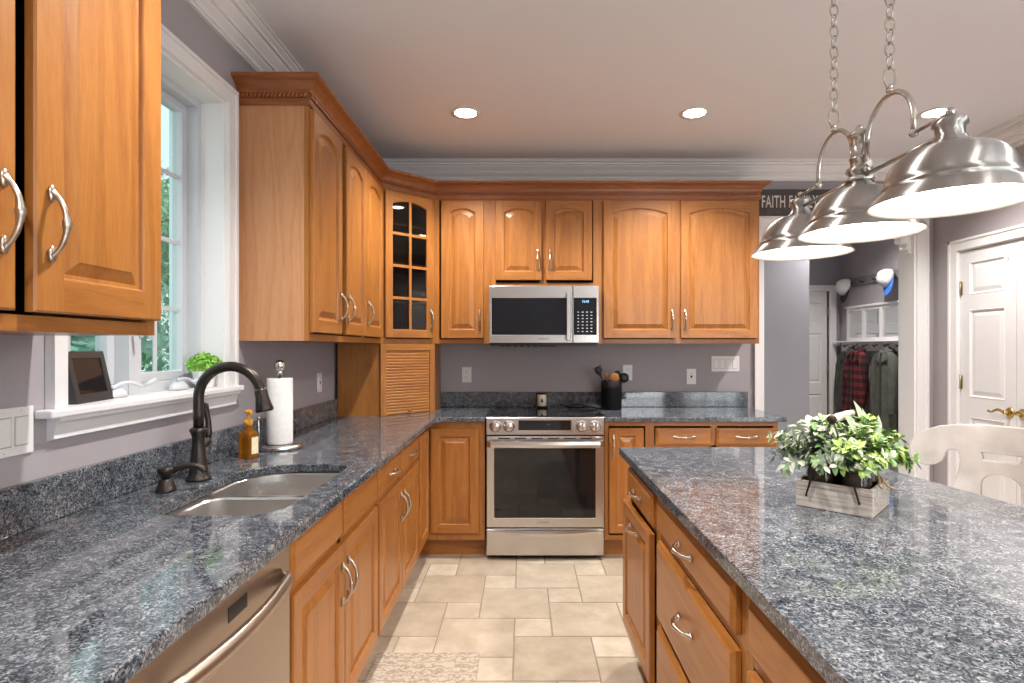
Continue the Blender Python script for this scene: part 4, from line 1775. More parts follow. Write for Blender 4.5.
def fork(hm, d, u):
    side = u.cross(Vector((0, 1, 0))).normalized()
    fwd = side.cross(u)
    paddle(.021, .034, .010)(hm, d, u)
    for sg in (-1, 1):
        for k in range(4):
            q = d + u * (.020 + .013 * k) + side * sg * .018
            hm.tube([q, q + side * sg * .010 - fwd * .012, q + side * sg * .010 - fwd * .022], [.004, .0035, .003], 6)


utensil('pasta_fork', 'black toothed pasta fork leaning left in the crock', (.02, 0, 0), (-.085, -.01, .240), BLACK_PLASTIC, fork, 'utensil')
utensil('wooden_spoon', 'orange-brown wooden spoon at the front of the crock', (0, .0, 0), (.012, -.040, .185), WOODSPOON, paddle(.034, .038, .007), 'utensil')
utensil('wooden_spoon', 'small pale wooden spoon behind the pasta fork in the crock', (-.01, .01, 0), (-.030, .02, .222), PALEWOOD, paddle(.014, .020, .006), 'utensil')
utensil('ladle', 'round black ladle leaning right in the crock', (-.02, 0, 0), (.078, .0, .188), BLACK_PLASTIC, paddle(.036, .036, .018), 'utensil')
utensil('slotted_spoon', 'black spoon behind the ladle in the crock', (0, .03, 0), (.042, .035, .205), BLACK_PLASTIC, paddle(.030, .034, .008), 'utensil')


# ------------------------------------------------------------------ wall plates
def outlet(name, label, loc, rotz, kind, gangs=1, cat='outlet'):
    e = empty(name, loc, rotz, label, cat)
    w = .071 + (gangs - 1) * .0465
    h = .116
    mb = MB()
    mb.cbox(-w / 2, w / 2, -.006, -.0005, -h / 2, h / 2, .002)
    mb.build('plate', WHITE_PLASTIC, e)
    for g in range(gangs):
        x = (g - (gangs - 1) / 2) * .0465
        if kind == 'rocker':
            mb = MB()
            mb.cbox(x - .0165, x + .0165, -.0085, -.005, -.033, .033, .001)
            mb.build('rocker', WHITE_PLASTIC, e)
            mb = MB()
            mb.prism([(x - .019, -.036), (x + .019, -.036), (x + .019, .036), (x - .019, .036)], -.0066, -.0058, 'y', holes=[[(x - .0168, -.0335), (x + .0168, -.0335), (x + .0168, .0335), (x - .0168, .0335)]])
            mb.build('seam', SEAM, e)
        elif kind == 'duplex':
            for zz_ in (-.021, .021):
                mb = MB()
                mb.prism(rrect(x - .0165, x + .0165, zz_ - .0145, zz_ + .0145, .008, 5), -.0085, -.005, 'y')
                rc = mb.build('receptacle', WHITE_PLASTIC, e)
                mb = MB()
                mb.box(x - .0075, x - .0055, -.0088, -.008, zz_ - .001, zz_ + .007)
                mb.box(x + .0055, x + .0075, -.0088, -.008, zz_ - .001, zz_ + .006)
                mb.lathe([(.0, -.0088), (.0025, -.0088), (.0025, -.008)], (x, 0, zz_ - .0075), 8, 'y')
                mb.build('slot', CAST, rc)
        elif kind == 'gfci':
            mb = MB()
            mb.cbox(x - .0165, x + .0165, -.0085, -.005, -.033, .033, .001)
            rc = mb.build('receptacle', WHITE_PLASTIC, e)
            mb = MB()
            for zz_ in (-.021, .021):
                mb.box(x - .0075, x - .0055, -.0088, -.008, zz_ - .001, zz_ + .007)
                mb.box(x + .0055, x + .0075, -.0088, -.008, zz_ - .001, zz_ + .006)
            mb.box(x - .007, x + .007, -.0092, -.008, -.008, .008)
            mb.build('slot', CAST, rc)
    mb = MB()
    for g in range(gangs):
        x = (g - (gangs - 1) / 2) * .0465
        for zz_ in (-.048, .048):
            mb.lathe([(0, -.0072), (.003, -.007), (.003, -.0055)], (x, 0, zz_), 8, 'y')
    mb.build('screw', WHITE_PLASTIC, e)
    return e


outlet('light_switch', 'white double rocker switch plate on the wall below the near wall cabinet', (WL, 1.362, 1.156), PI / 2, 'rocker', 2, 'light switch')
outlet('wall_outlet', 'white outlet plate on the left wall beyond the paper towels', (WL, 3.42, 1.150), PI / 2, 'gfci')
outlet('wall_outlet', 'white duplex outlet on the back wall between the appliance garage and the range', (-.424, WB, 1.155), 0, 'duplex')
outlet('wall_outlet', 'white duplex outlet on the back wall behind the utensil crock', (.788, WB, 1.172), 0, 'duplex')
outlet('wall_outlet', 'white outlet with dark centre buttons on the back wall below the right wall cabinet', (1.268, WB, 1.142), 0, 'gfci')
outlet('light_switch', 'white four-gang rocker switch plate on the back wall by the hall opening', (1.525, WB, 1.238), 0, 'rocker', 4, 'light switch')

# ------------------------------------------------------------------ sill things
pf = empty('photo_frame', (-1.252, 1.675, WZ0 + .0005), 0, 'dark digital photo frame with glossy screen leaning on the window sill', 'photo frame')
ang = math.atan2(.175, -.030)
pf.rotation_euler = (0, 0, ang)
Mt = Matrix.Rotation(math.radians(-12), 4, 'X')


def tilt(o):
    o.data.transform(Mt)
    return o


DARKWOOD = mat('dark_frame_plastic', (.035, .033, .034), .3)
mb = MB()
mb.prism([(-.094, 0), (.094, 0), (.094, .150), (-.094, .150)], 0, .030, 'y', holes=[[(-.072, .026), (.072, .026), (.072, .130), (-.072, .130)]])
tilt(mb.build('bezel', DARKWOOD, pf, bevel=0))
mb = MB()
mb.box(-.074, .074, .003, .012, .024, .132)
tilt(mb.build('screen', BLACK_GLASS, pf))
mb = MB()
mb.prism([(.022, .004), (.034, .0), (.075, -.016), (.075, -.010), (.040, .10), (.022, .11)], -.02, .02, 'x')
st = tilt(mb.build('easel', BLACK_PLASTIC, pf))

LEAF_BRIGHT = noisy('bright_green_leaf', (.13, .36, .03), (.30, .58, .08), 30, .55)
e = empty('potted_plant', (-1.262, 2.258, WZ0 + .0005), 0, 'small round green plant in a white pot on the window sill', 'potted plant')
mb = MB()
mb.lathe([(.030, 0), (.032, .003), (.045, .070), (.046, .076), (.042, .076), (.040, .066), (0, .064)], n=28)
mb.build('pot', mat('white_ceramic', (.80, .79, .78), .3), e)
mb = MB()
rnd = random.Random(11)
mb.ball((0, 0, .088), .040, 0, (1.2, 1.2, .8))
for _ in range(520):
    d = Vector((rnd.gauss(0, 1), rnd.gauss(0, 1), rnd.gauss(0, 1))).normalized()
    if d.z < -.45:
        continue
    p = Vector((d.x * .062, d.y * .062, .088 + d.z * .045)) * 1.0
    p = Vector((p.x * rnd.uniform(.75, 1.08), p.y * rnd.uniform(.75, 1.08), .088 + (p.z - .088) * rnd.uniform(.8, 1.1)))
    nrm = (d + Vector((rnd.gauss(0, .4), rnd.gauss(0, .4), rnd.gauss(0, .4) + .3))).normalized()
    t = nrm.orthogonal().normalized()
    a = rnd.random() * 6.28
    t = t * math.cos(a) + nrm.cross(t) * math.sin(a)
    s2 = nrm.cross(t)
    L = rnd.uniform(.006, .011)
    mb.add([p - t * L, p + s2 * L * .7 + nrm * .002, p + t * L, p - s2 * L * .7 + nrm * .002], [(0, 1, 2, 3)])
mb.build('foliage', LEAF_BRIGHT, e)

# ------------------------------------------------------------------ recessed ceiling lights
cans = [(-.338, 3.36, 'round recessed ceiling light in front of the glass corner cabinet', 1), (1.012, 3.36, 'round recessed ceiling light above the aisle right of the range', 1),
        (2.43, 3.36, 'round recessed ceiling light beside the pendant fixture, toward the closet', 1),
        (-.338, 1.55, '', 0), (-.338, -.3, '', 0), (2.43, 1.2, '', 0), (1.012, -.3, '', 0), (2.43, -1.2, '', 0), (1.0, -2.0, '', 0)]  # unlabelled ones are out of view, added to light the room
can_first = None
for (x, y, lab, vis) in cans:
    e = empty('recessed_light', (x, y, CEIL), 0, lab or 'unseen recessed ceiling light added to light the room', 'ceiling light', 'recessed ceiling lights')
    mb = MB()
    mb.lathe([(.088, -.001), (.087, -.006), (.066, -.004), (.062, -.001)], n=36)
    mb.build('trim_ring', WHITE_PAINT, e)
    mb = MB()
    mb.lathe([(.0, -.0018), (.064, -.0018)], n=36)
    mb.build('lens', CAN_GLOW, e)
    ld = bpy.data.lights.new('can_lamp', 'SPOT')
    ld.energy = CAN_POWER * 3.2
    ld.color = CAN_COL
    ld.spot_size = math.radians(128)
    ld.spot_blend = .7
    ld.shadow_soft_size = .035
    lo_ = bpy.data.objects.new('can_lamp', ld)
    COL.objects.link(lo_)
    lo_.parent = e
    lo_.location = (0, 0, -.02)

# unseen hall light, added to brighten the hall
e = empty('recessed_light', (3.0, 5.2, CEIL), 0, 'unseen recessed ceiling light added to brighten the hall', 'ceiling light', 'recessed ceiling lights')
mb = MB()
mb.lathe([(.088, -.001), (.087, -.006), (.066, -.004), (.062, -.001)], n=36)
mb.build('trim_ring', WHITE_PAINT, e)
mb = MB()
mb.lathe([(.0, -.0018), (.064, -.0018)], n=36)
mb.build('lens', CAN_GLOW, e)
ld = bpy.data.lights.new('can_lamp', 'SPOT')
ld.energy = 140
ld.color = (1, .95, .9)
ld.spot_size = math.radians(140)
ld.spot_blend = .8
ld.shadow_soft_size = .06
lo_ = bpy.data.objects.new('can_lamp', ld)
COL.objects.link(lo_)
lo_.parent = e
lo_.location = (0, 0, -.02)

# ------------------------------------------------------------------ island
IX = .430
IF = .472       # face frame plane of the island's aisle side
IYF, IYN = 2.550, .28
outl = [(IX, IYN), (IX, IYF), (1.17, IYF)]
for i in range(1, 9):
    t = i / 8
    outl.append((1.17 + .12 * math.sin(t * PI / 2), IYF - .12 * (1 - math.cos(t * PI / 2))))
ctrl = [(1.29, 2.43), (1.335, 2.05), (1.385, 1.70), (1.415, 1.40), (1.42, 1.10), (1.41, .80), (1.39, .5), (1.36, IYN)]
outl += ctrl[1:]
mb = MB()
mb.prism(outl, CT_Z - CTH, CT_Z, 'z')
o = mb.build('countertop', GRANITE)
edge_round(o)
tag(o, 'large granite island countertop with a bowed seating side', 'countertop')

ICH = BT


def island_cab(label, ystart, W, name='island_cabinet'):
    return empty(name, (IF, ystart, 0), -PI / 2, label, 'cabinet')


ID = .60
c = island_cab('oak island cabinet with one drawer over a pull-out door standing slightly open', 2.500, .515)
W = .514
carcass(c, W, ICH, ID, z0=BZ)
face_frame(c, W, ICH, BZ, stile=.028, railt=.028, rails=[(.708, .022)])
toe(c, W, ID)
add_drawer(c, .022, W - .022, .722, .842, m=NICKEL)
pd = door_mb(.018, W - .020, .165, .700, 0, .055).build('door', [OAK['z'], OAK['x']], c, (-.004, -.018, 0), 0)
pd.rotation_euler = (0, 0, math.radians(1.2))
handle(pd, 'x', (.250, -.020, .640), NICKEL)
c = island_cab('oak island cabinet with a bank of three drawers', 1.984, .76)
W = .776
carcass(c, W, ICH, ID, z0=BZ)
face_frame(c, W, ICH, BZ, stile=.036, railt=.022, rails=[(.719, .03), (.428, .03)])
toe(c, W, ID)
add_drawer(c, .045, W - .022, .738, .850, m=NICKEL)
add_drawer(c, .045, W - .022, .442, .703, m=NICKEL, hz=.585)
add_drawer(c, .045, W - .022, .150, .414, m=NICKEL, hz=.30)
c = island_cab('oak island cabinet with one drawer over doors at the end nearest the camera', 1.207, .85)
W = .857
carcass(c, W, ICH, ID, z0=BZ)
face_frame(c, W, ICH, BZ, stile=.04, railt=.022, rails=[(.719, .03)])
toe(c, W, ID)
add_drawer(c, .052, W - .022, .738, .850, m=NICKEL, hz=.775)
add_door(c, .052, W / 2 - .002, .150, .703, 0, 'r', .60, m=NICKEL)
add_door(c, W / 2 + .004, W - .022, .150, .703, 0, 'l', .60, m=NICKEL)
# back panel of the island
e = empty('island_wainscot', (IF + ID + .001, 1.42, 0), 0, 'oak back panel closing the seating side of the island', 'panel')
mb = MB()
mb.box(0, .018, -1.07, 1.08, 0, ICH)
mb.build('board', [OAK['z']], e)
mb = MB()
for k in range(4):
    y0 = -1.03 + k * .53
    mb.add([(.0185, y0, .15), (.0185, y0 + .48, .15), (.0185, y0 + .48, .82), (.0185, y0, .82), (.026, y0 + .02, .17), (.026, y0 + .46, .17), (.026, y0 + .46, .80), (.026, y0 + .02, .80)],
           [(0, 1, 5, 4), (1, 2, 6, 5), (2, 3, 7, 6), (3, 0, 4, 7), (4, 5, 6, 7)])
mb.build('raised_panel', [OAK['z']], e)

# ------------------------------------------------------------------ island pendant
PX = .93
PY2, DY = 1.575, .333
S = PX / 1.1


def zz2(z):
    return CAM_H + (z - CAM_H) * S


p_ = empty('island_pendant', (PX, PY2, CEIL), 0, 'brushed nickel pendant fixture with three dome shades hanging on chains over the island', 'pendant light')


def L3(y, z, x=0.0):
    return (x, y - PY2, z - CEIL)


RIM = zz2(1.733)
NECK_T = zz2(1.944)
for k, dy in enumerate((DY, 0, -DY)):
    base = Vector(L3(PY2 + dy, RIM))
    h = NECK_T - RIM
    R = .155
    ho = [(.0315, h), (.034, h - .006), (.034, h - .012), (.028, h - .016), (.027, h - .036), (.032, h - .040), (.033, h - .046), (.041, h - .050), (.042, h - .056), (.050, h - .060)]
    dome = []
    for i in range(11):
        a = (PI / 2) * i / 10
        dome.append((.050 + (R * .80 - .050) * math.sin(a), (h - .060) - (h - .060 - .040) * (1 - math.cos(a))))
    flare = [(R * .825, .040), (R * .83, .035), (R * .81, .032), (R * .86, .027), (R * .94, .014), (R * .985, .005), (R, .001), (R + .002, -.002)]
    inner_ = [(R - .001, -.003), (R * .93, .010), (R * .86, .020), (R * .80, .025), (R * .785, .032)]
    for i in range(10, -1, -1):
        a = (PI / 2) * i / 10
        inner_.append((.04 + (R * .785 - .04) * math.sin(a), (h - .064) - (h - .064 - .033) * (1 - math.cos(a))))
    mb = MB()
    mb.lathe(dome[1:] + flare, base, 56, caps=False)
    mb.lathe(ho + dome[:2], base, 40)
    sh = mb.build('shade', SPUN_NICKEL, p_)
    mb = MB()
    mb.lathe([(R + .002, -.002)] + inner_ + [(.0, h - .066)], base, 56, caps=False)
    mb.build('shade_lining', SHADE_WHITE, sh)
    mb = MB()
    mb.lathe([(0, h - .067), (.016, h - .068), (.018, h - .075), (.022, h - .084), (.022, h - .092), (.016, h - .099), (.008, h - .102), (0, h - .1025)], base, 20)
    mb.build('bulb', BULB, sh)
    ld = bpy.data.lights.new('pendant_lamp', 'POINT')
    ld.energy = PENDANT_POWER
    ld.color = (1, .88, .76)
    ld.shadow_soft_size = .03
    lo_ = bpy.data.objects.new('pendant_lamp', ld)
    COL.objects.link(lo_)
    lo_.parent = p_
    lo_.location = base + Vector((0, 0, .046))
# column
mb = MB()
zb, zt = zz2(1.905), zz2(2.085)
base = Vector(L3(PY2, zb))
h = zt - zb
mb.lathe([(.036, -.006), (.038, 0), (.032, .008), (.026, .014), (.023, .020), (.0225, h * .36), (.026, h * .37), (.026, h * .41), (.0225, h * .42), (.0225, h * .76), (.027, h * .78), (.030, h * .80), (.030, h * .86), (.024, h * .88), (.014, h * .91),
          (.008, h * .92), (.010, h * .94), (.010, h * .97), (.005, h), (0, h * 1.01)], base, 32)
mb.build('column', BRUSHED_NICKEL, p_)
# rods
zr1, zr2 = zz2(1.962), zz2(1.914)
for sg in (-1, 1):
    mb = MB()
    mb.tube([L3(PY2 + sg * .02, zr2), L3(PY2 + sg * (DY - .025), zr2)], .0055, 10)
    mb.build('rod', BRUSHED_NICKEL, p_)
    # arch
    ya, yb = PY2 + sg * .034, PY2 + sg * .218
    zA, zP = zz2(1.97), zz2(2.118)
    mb = MB()
    pts = [L3(ya, zz2(1.93)), L3(ya, zA + .03)]
    for i in range(17):
        a = PI - PI * i / 16
        pts.append(L3((ya + yb) / 2 + sg * (yb - ya) * sg / 2 * math.cos(a) if sg > 0 else (ya + yb) / 2 + (yb - ya) / 2 * math.cos(a), zA + .03 + (zP - zA - .03) * math.sin(a)))
    pts.append(L3(yb, zr1))
    mb.tube(pts, .0065, 10)
    mb.ball(L3(yb, zr1), .0105)
    mb.ball(L3(ya, zz2(1.93)), .010)
    mb.tube([L3(PY2 + sg * .015, zz2(1.945)), L3(ya + sg * .012, zz2(1.945))], .008, 10)
    mb.build('arched_arm', BRUSHED_NICKEL, p_)
    mb = MB()
    mb.tube([L3(yb, zr1), L3(PY2 + sg * (DY + .002), zr1)], .0045, 10)
    mb.ball(L3(PY2 + sg * (DY + .002), zr1 + .002), .010)
    mb.build('tie_rod', BRUSHED_NICKEL, p_)
    # loop and chain
    yc = PY2 + sg * .130
    mb = MB()
    mb.lathe([(.004, 0), (.009, .002), (.009, .008), (.006, .010), (.009, .012), (.009, .018), (.003, .020)], L3(yc, zP + .004), 14)
    mb.build('swivel', BRUSHED_NICKEL, p_)
    mb = MB()
    z = zP + .020
    i = 0

    def link(mb, zc_, hh, ww, r, rot):
        pts = []
        for q in range(17):
            a = 2 * PI * q / 16
            u = ww * math.cos(a)
            v = hh * math.sin(a)
            pts.append(L3(yc + (u if rot else 0), zc_ + v, (0 if rot else u)))
        mb.tube(pts, r, 7, caps=False)
    link(mb, z + .024, .026, .0155, .0027, False)
    z += .046
    while z < CEIL - .03:
        link(mb, z + .0165, .0185, .0115, .0024, i % 2 == 0)
        z += .0315
        i += 1
    mb.build('chain', BRUSHED_NICKEL, p_)
    mb = MB()
    mb.lathe([(.004, -.03), (.010, -.028), (.012, -.018), (.055, -.014), (.060, -.004), (.060, -.001)], L3(yc, CEIL), 28)
    mb.build('canopy', BRUSHED_NICKEL, p_)

# ------------------------------------------------------------------ planter on the island
AGED = mat('whitewashed_wood', rough=.8)
n, l, b = nt(AGED)
mp = coords(n, l, (3, 60, 60))
nz = n.new('ShaderNodeTexNoise')
nz.inputs['Scale'].default_value = 2.2
nz.inputs['Detail'].default_value = 6
nz.inputs['Roughness'].default_value = .7
l.new(mp.outputs[0], nz.inputs['Vector'])
r = ramp(n, [(.32, (.16, .125, .095)), (.46, (.36, .315, .27)), (.62, (.50, .46, .42))])
l.new(nz.outputs['Fac'], r.inputs[0])
l.new(r.outputs[0], b.inputs['Base Color'])
bump(n, l, b, nz.outputs['Fac'], .4, .003)
pax, pay = .769, 1.608
PANG = math.atan2(-.131, .137)
pb = empty('planter_box', (pax, pay, CT_Z + .0005), PANG, 'whitewashed square wooden planter box with wire handle on the island', 'planter')
PW, PDp, PHt = .190, .190, .073
mb = MB()
t = .009
mb.cbox(0, PW, 0, t, 0, PHt, .0015)
mb.cbox(0, PW, PDp - t, PDp, 0, PHt, .0015)
mb.cbox(0, t, t, PDp - t, 0, PHt, .0015)
mb.cbox(PW - t, PW, t, PDp - t, 0, PHt, .0015)
mb.box(t, PW - t, t, PDp - t, 0, .008)
mb.build('box', AGED, pb)
hz = .250
hp = MB()
pts = [(PW / 2, -.004 + (PDp + .008) * i / 8, hz) for i in range(9)]
hp.tube(pts, [.009, .010, .0115, .0115, .0115, .0115, .0115, .010, .009], 14)
hp.build('dowel_handle', noisy('pale_wood_dowel', (.55, .47, .38), (.68, .60, .50), 10, .6), pb)
RUST = mat('dark_rusty_wire', (.035, .024, .018), .6, .6)
for yy, oo in ((-.006, -1), (PDp + .006, 1)):
    for xx in (.030, PW - .030):
        mb = MB()
        mb.tube([(PW / 2, yy, hz + .004), (PW / 2 + (xx - PW / 2) * .5, yy + oo * .003, hz * .62), (xx, yy + oo * .001, .036)], .0026, 8)
        mb.ball((xx, yy, .034), .0035)
        mb.build('wire_leg', RUST, pb)
    mb = MB()
    mb.ball((PW / 2, yy, hz), .0125, 0, (1, .6, 1))
    mb.build('ferrule', RUST, pb)

LEAF_SAGE = noisy('sage_white_leaf', (.24, .30, .21), (.48, .52, .44), 70, .6)
LEAF_DEEP = noisy('deep_green_leaf', (.06, .13, .045), (.14, .25, .09), 40, .5)
LEAF_LIME = noisy('lime_green_leaf', (.19, .33, .05), (.36, .50, .14), 50, .5)
LEAF_PALE = noisy('pale_lambs_ear_leaf', (.24, .31, .21), (.36, .43, .32), 30, .7)
STEM_M = mat('green_stem', (.16, .24, .07), .6)
SOIL = noisy('brown_moss_fill', (.035, .018, .012), (.12, .065, .04), 50, .9)
TWINE = noisy('jute_twine', (.28, .17, .08), (.42, .28, .14), 90, .9)


def leaf(mb, p, t, nrm, L, wd, mi, curl=.2):
    t = t.normalized()
    nrm = (nrm - t * nrm.dot(t))
    nrm = nrm.normalized() if nrm.length > 1e-4 else t.orthogonal().normalized()
    s = t.cross(nrm)
    rows = []
    for q, w in ((0, .06), (.25, .75), (.5, 1.0), (.75, .72), (1, .04)):
        c = p + t * (L * q) - nrm * (curl * L * q * q)
        rows.append((c - s * wd * w + nrm * wd * w * .35, c, c + s * wd * w + nrm * wd * w * .35))
    vs = [v for rw in rows for v in rw]
    fs = []
    for k in range(4):
        for j in range(2):
            a = k * 3 + j
            fs.append((a, a + 1, a + 4, a + 3))
    mb.add(vs, fs, mi, True)


def jar_plant(lx, ly, label, style, seed, spread, lean):
    rnd = random.Random(seed)
    wx = pax + lx * math.cos(PANG) - ly * math.sin(PANG)
    wy = pay + lx * math.sin(PANG) + ly * math.cos(PANG)
    e = empty('jar_plant', (wx, wy, CT_Z + .0095), 0, label, 'potted plant', 'jars of greenery in the planter box')
    mb = MB()
    mb.lathe([(.030, 0), (.037, .004), (.038, .012), (.038, .098), (.034, .110), (.030, .114), (.031, .116), (.031, .132), (.029, .132), (.028, .116), (.035, .098), (.035, .010), (.0, .008)], n=28)
    mb.build('jar', JAR_PANE, e)
    mb = MB()
    mb.lathe([(0, .010), (.033, .011), (.034, .080), (.031, .098), (.026, .122), (0, .126)], n=20)
    mb.build('filler', SOIL, e)
    tw = MB()
    for k in range(3):
        tw.tube([(.0325 * math.cos(a * PI / 12), .0325 * math.sin(a * PI / 12), .114 + .004 * k) for a in range(25)], .0022, 6, caps=False)
    if style == 1 and lean[1] < 0:
        for sg_ in (0, 1):
            tw.tube([(.02, -.028, .116), (.030, -.042, .105), (.036 + .010 * sg_, -.046, .085), (.034 + .022 * sg_, -.048, .070), (.038 + .030 * sg_, -.056, .064)], .0030, 6)
    tw.build('twine', TWINE, e)
    st = MB()
    fo = MB()
    nst = 54
    top = Vector((0, 0, .125))
    for k in range(nst):
        az = rnd.random() * 2 * PI
        el = rnd.uniform(.05, 1.35)
        rad = spread * rnd.uniform(.55, 1.0)
        dirv = Vector((math.cos(az) * math.sin(el), math.sin(az) * math.sin(el), math.cos(el) * .85)) + Vector(lean)
        ln = rad
        pts = []
        for q in range(6):
            u = q / 5
            pts.append(top + Vector((0, 0, -.02 * (1 - u))) + dirv * ln * u + Vector((0, 0, -.05 * u * u * math.sin(el))) * (ln / .15))
        st.tube(pts, [.0016] * 5 + [.0008], 5)
        for q in range(1, 6):
            base_ = pts[q]
            td = (pts[q] - pts[q - 1]).normalized()
            npair = 5
            for j in range(npair):
                a = rnd.random() * 2 * PI
                o1 = td.orthogonal().normalized()
                o2 = td.cross(o1)
                side = o1 * math.cos(a) + o2 * math.sin(a)
                t_ = (side * rnd.uniform(.7, 1.2) + td * rnd.uniform(.3, .9) + Vector((0, 0, .15)))
                nr = td * .6 - side * .3 + Vector((0, 0, .8))
                if style == 0:
                    L = rnd.uniform(.022, .036)
                    mi = 0 if rnd.random() < .70 else 1
                    leaf(fo, base_, t_, nr, L, L * .23, mi)
                elif style == 1:
                    L = rnd.uniform(.016, .028)
                    mi = 2 if rnd.random() < .52 else (0 if rnd.random() < .6 else 1)
                    leaf(fo, base_, t_, nr, L, L * .26, mi)
                else:
                    L = rnd.uniform(.018, .030)
                    mi = 1 if rnd.random() < .45 else 2
                    leaf(fo, base_, t_, nr, L, L * .26, mi)
    if style == 2:
        for az, el, L in ((.60, .75, .078), (2.2, .12, .085), (.80, 1.25, .070), (-2.6, .60, .080), (1.0, .40, .070)):
            dirv = Vector((math.cos(az) * math.sin(el), math.sin(az) * math.sin(el), math.cos(el)))
            base_ = top + dirv * .075
            st.tube([top - Vector((0, 0, .02)), base_], .002, 6)
            leaf(fo, base_, dirv, Vector((.69, -.72, .25)), L, L * .30, 3, .1)
    st.build('stems', STEM_M, e)
    fo.build('foliage', [LEAF_SAGE, LEAF_DEEP, LEAF_LIME, LEAF_PALE], e)


jar_plant(.050, .052, 'glass jar of sage and white leaves at the left corner of the planter box', 0, 21, .150, (-.12, .02, 0))
jar_plant(.138, .052, 'glass jar of lime green sprigs with trailing twine at the planter box front corner', 1, 22, .118, (.06, -.10, -.02))
jar_plant(.050, .138, 'glass jar of mixed green sprigs at the rear corner of the planter box', 1, 23, .115, (0, .05, .03))
jar_plant(.138, .138, 'glass jar with large pale leaves at the right corner of the planter box', 2, 24, .140, (.10, .06, 0))

# ------------------------------------------------------------------ counter stool
WASH = noisy('whitewashed_stool_paint', (.33, .31, .30), (.50, .48, .47), 9, .5, 5, sc=(1, 1, 1))
half = [(0, 0), (.06, -.001), (.12, -.004), (.18, -.014), (.225, -.036), (.252, -.068), (.262, -.10), (.256, -.132), (.238, -.156), (.212, -.165), (.186, -.160),
        (.168, -.145), (.160, -.126), (.158, -.112), (.150, -.102), (.138, -.098), (.126, -.102), (.119, -.114), (.117, -.135), (.119, -.165), (.127, -.20), (.142, -.24), (.156, -.28), (.163, -.33),
        (.158, -.38), (.14, -.42), (.11, -.44)]
poly = half + [(-x, y) for x, y in half[:0:-1]]
slot = [(-.058, -.100), (.058, -.100), (.050, -.126), (-.050, -.126)]
arch = []
for i in range(13):
    a = PI * i / 12
    arch.append((.056 * math.cos(a), -.215 + .042 * math.sin(a)))
arch += [(-.056, -.30), (-.03, -.36), (0, -.375), (.03, -.36), (.056, -.30)]
bm = bmesh.new()
edges = []
for lp in (poly, slot, arch):
    vs = [bm.verts.new((x, 0, z)) for x, z in lp]
    for i in range(len(vs)):
        edges.append(bm.edges.new((vs[i], vs[(i + 1) % len(vs)])))
bmesh.ops.triangle_fill(bm, use_beauty=True, use_dissolve=False, edges=edges)
bmesh.ops.subdivide_edges(bm, edges=[e_ for e_ in bm.edges if e_.calc_length() > .05], cuts=2, use_grid_fill=True)
bmesh.ops.triangulate(bm, faces=bm.faces[:])
r = bmesh.ops.extrude_face_region(bm, geom=bm.faces[:])
for g_ in r['geom']:
    if isinstance(g_, bmesh.types.BMVert):
        g_.co.y += .024
bmesh.ops.recalc_face_normals(bm, faces=bm.faces[:])
for v in bm.verts:
    v.co.y -= 1.1 * v.co.x ** 2           # wraps round the sitter
    v.co.y += -.10 * v.co.z * .35 * -1 if False else 0
    v.co.y += .06 * (v.co.z + .44)        # leans back
mb = MB()
mb.bm(bm)
STX, STY = 1.545, 1.905
SROT = math.radians(-52)
e = empty('counter_stool', (STX, STY, 0), SROT, 'whitewashed swivel counter stool with a cut-out splat back at the seating side of the island', 'stool')
SEATZ = .635
o = mb.build('backrest', WASH, e, (0, .175, SEATZ + .443), bevel=.003)
mb = MB()
mb.lathe([(0, .0), (.18, 0), (.205, .008), (.215, .022), (.208, .034), (.18, .038), (.10, .030), (0, .028)], (0, 0, SEATZ - .035), 40)
mb.build('seat', WASH, e)
mb = MB()
mb.lathe([(.10, -.05), (.10, -.036)], (0, 0, SEATZ), 24)
mb.lathe([(.13, -.075), (.14, -.07), (.14, -.052), (.13, -.05)], (0, 0, SEATZ), 28)
mb.build('swivel', WASH, e)
for k in range(4):
    a = PI / 4 + k * PI / 2
    ca, sa = math.cos(a), math.sin(a)
    mb = MB()
    mb.tube([(ca * .11, sa * .11, SEATZ - .07), (ca * .14, sa * .14, .4), (ca * .20, sa * .20, .0)], [.022, .022, .016], 12)
    mb.build('leg', WASH, e)
mb = MB()
mb.tube([(.185 * math.cos(a * PI / 16), .185 * math.sin(a * PI / 16), .20) for a in range(33)], .010, 8, caps=False)
mb.build('foot_ring', WASH, e)

# ------------------------------------------------------------------ sign over the opening
SIGN = noisy('charcoal_sign_wood', (.050, .044, .046), (.085, .076, .078), 5, .7, 6, sc=(1, 10, 30))
sg_ = empty('wall_sign', (2.235, WB - .034, 2.347), 0, 'long dark plank sign reading FAITH FAMILY above the hall opening', 'sign')
mb = MB()
mb.cbox(-.505, .505, -.010, .010, 0, .195, .002)
mb.build('plank', SIGN, sg_)
text_obj('lettering', 'FAITH FAMILY FRIENDS', .128, mat('cream_letter_paint', (.62, .58, .55), .6), sg_, (-.455, -.0105, .098), sx_=.50, ext=.0006, align='LEFT', spacing=1.06, bold=.0012)

# ------------------------------------------------------------------ hall things
PEG = noisy('grey_peg_rail', (.17, .165, .17), (.21, .205, .21), 6, .5)
rl = empty('peg_rail', (HR - .0005, 5.95, 2.04), PI / 2 * 3, 'grey peg rail with hooks high on the hall wall', 'peg rail')


def to_rail(mb, name, m, parent):
    return mb.build(name, m, parent)


# local: x towards the camera (-y world), -y out of the wall (-x world)
mb = MB()
mb.cbox(-.72, .80, -.018, 0, 0, .09, .003)
mb.build('board', PEG, rl)
for k in range(7):
    x = -.62 + k * .22
    mb = MB()
    mb.tube([(0, -.018, .03), (0, -.05, .03), (0, -.058, .045)], [.007, .006, .008], 8)
    mb.build('hook', BLACK_MATTE, rl, (x, 0, 0))

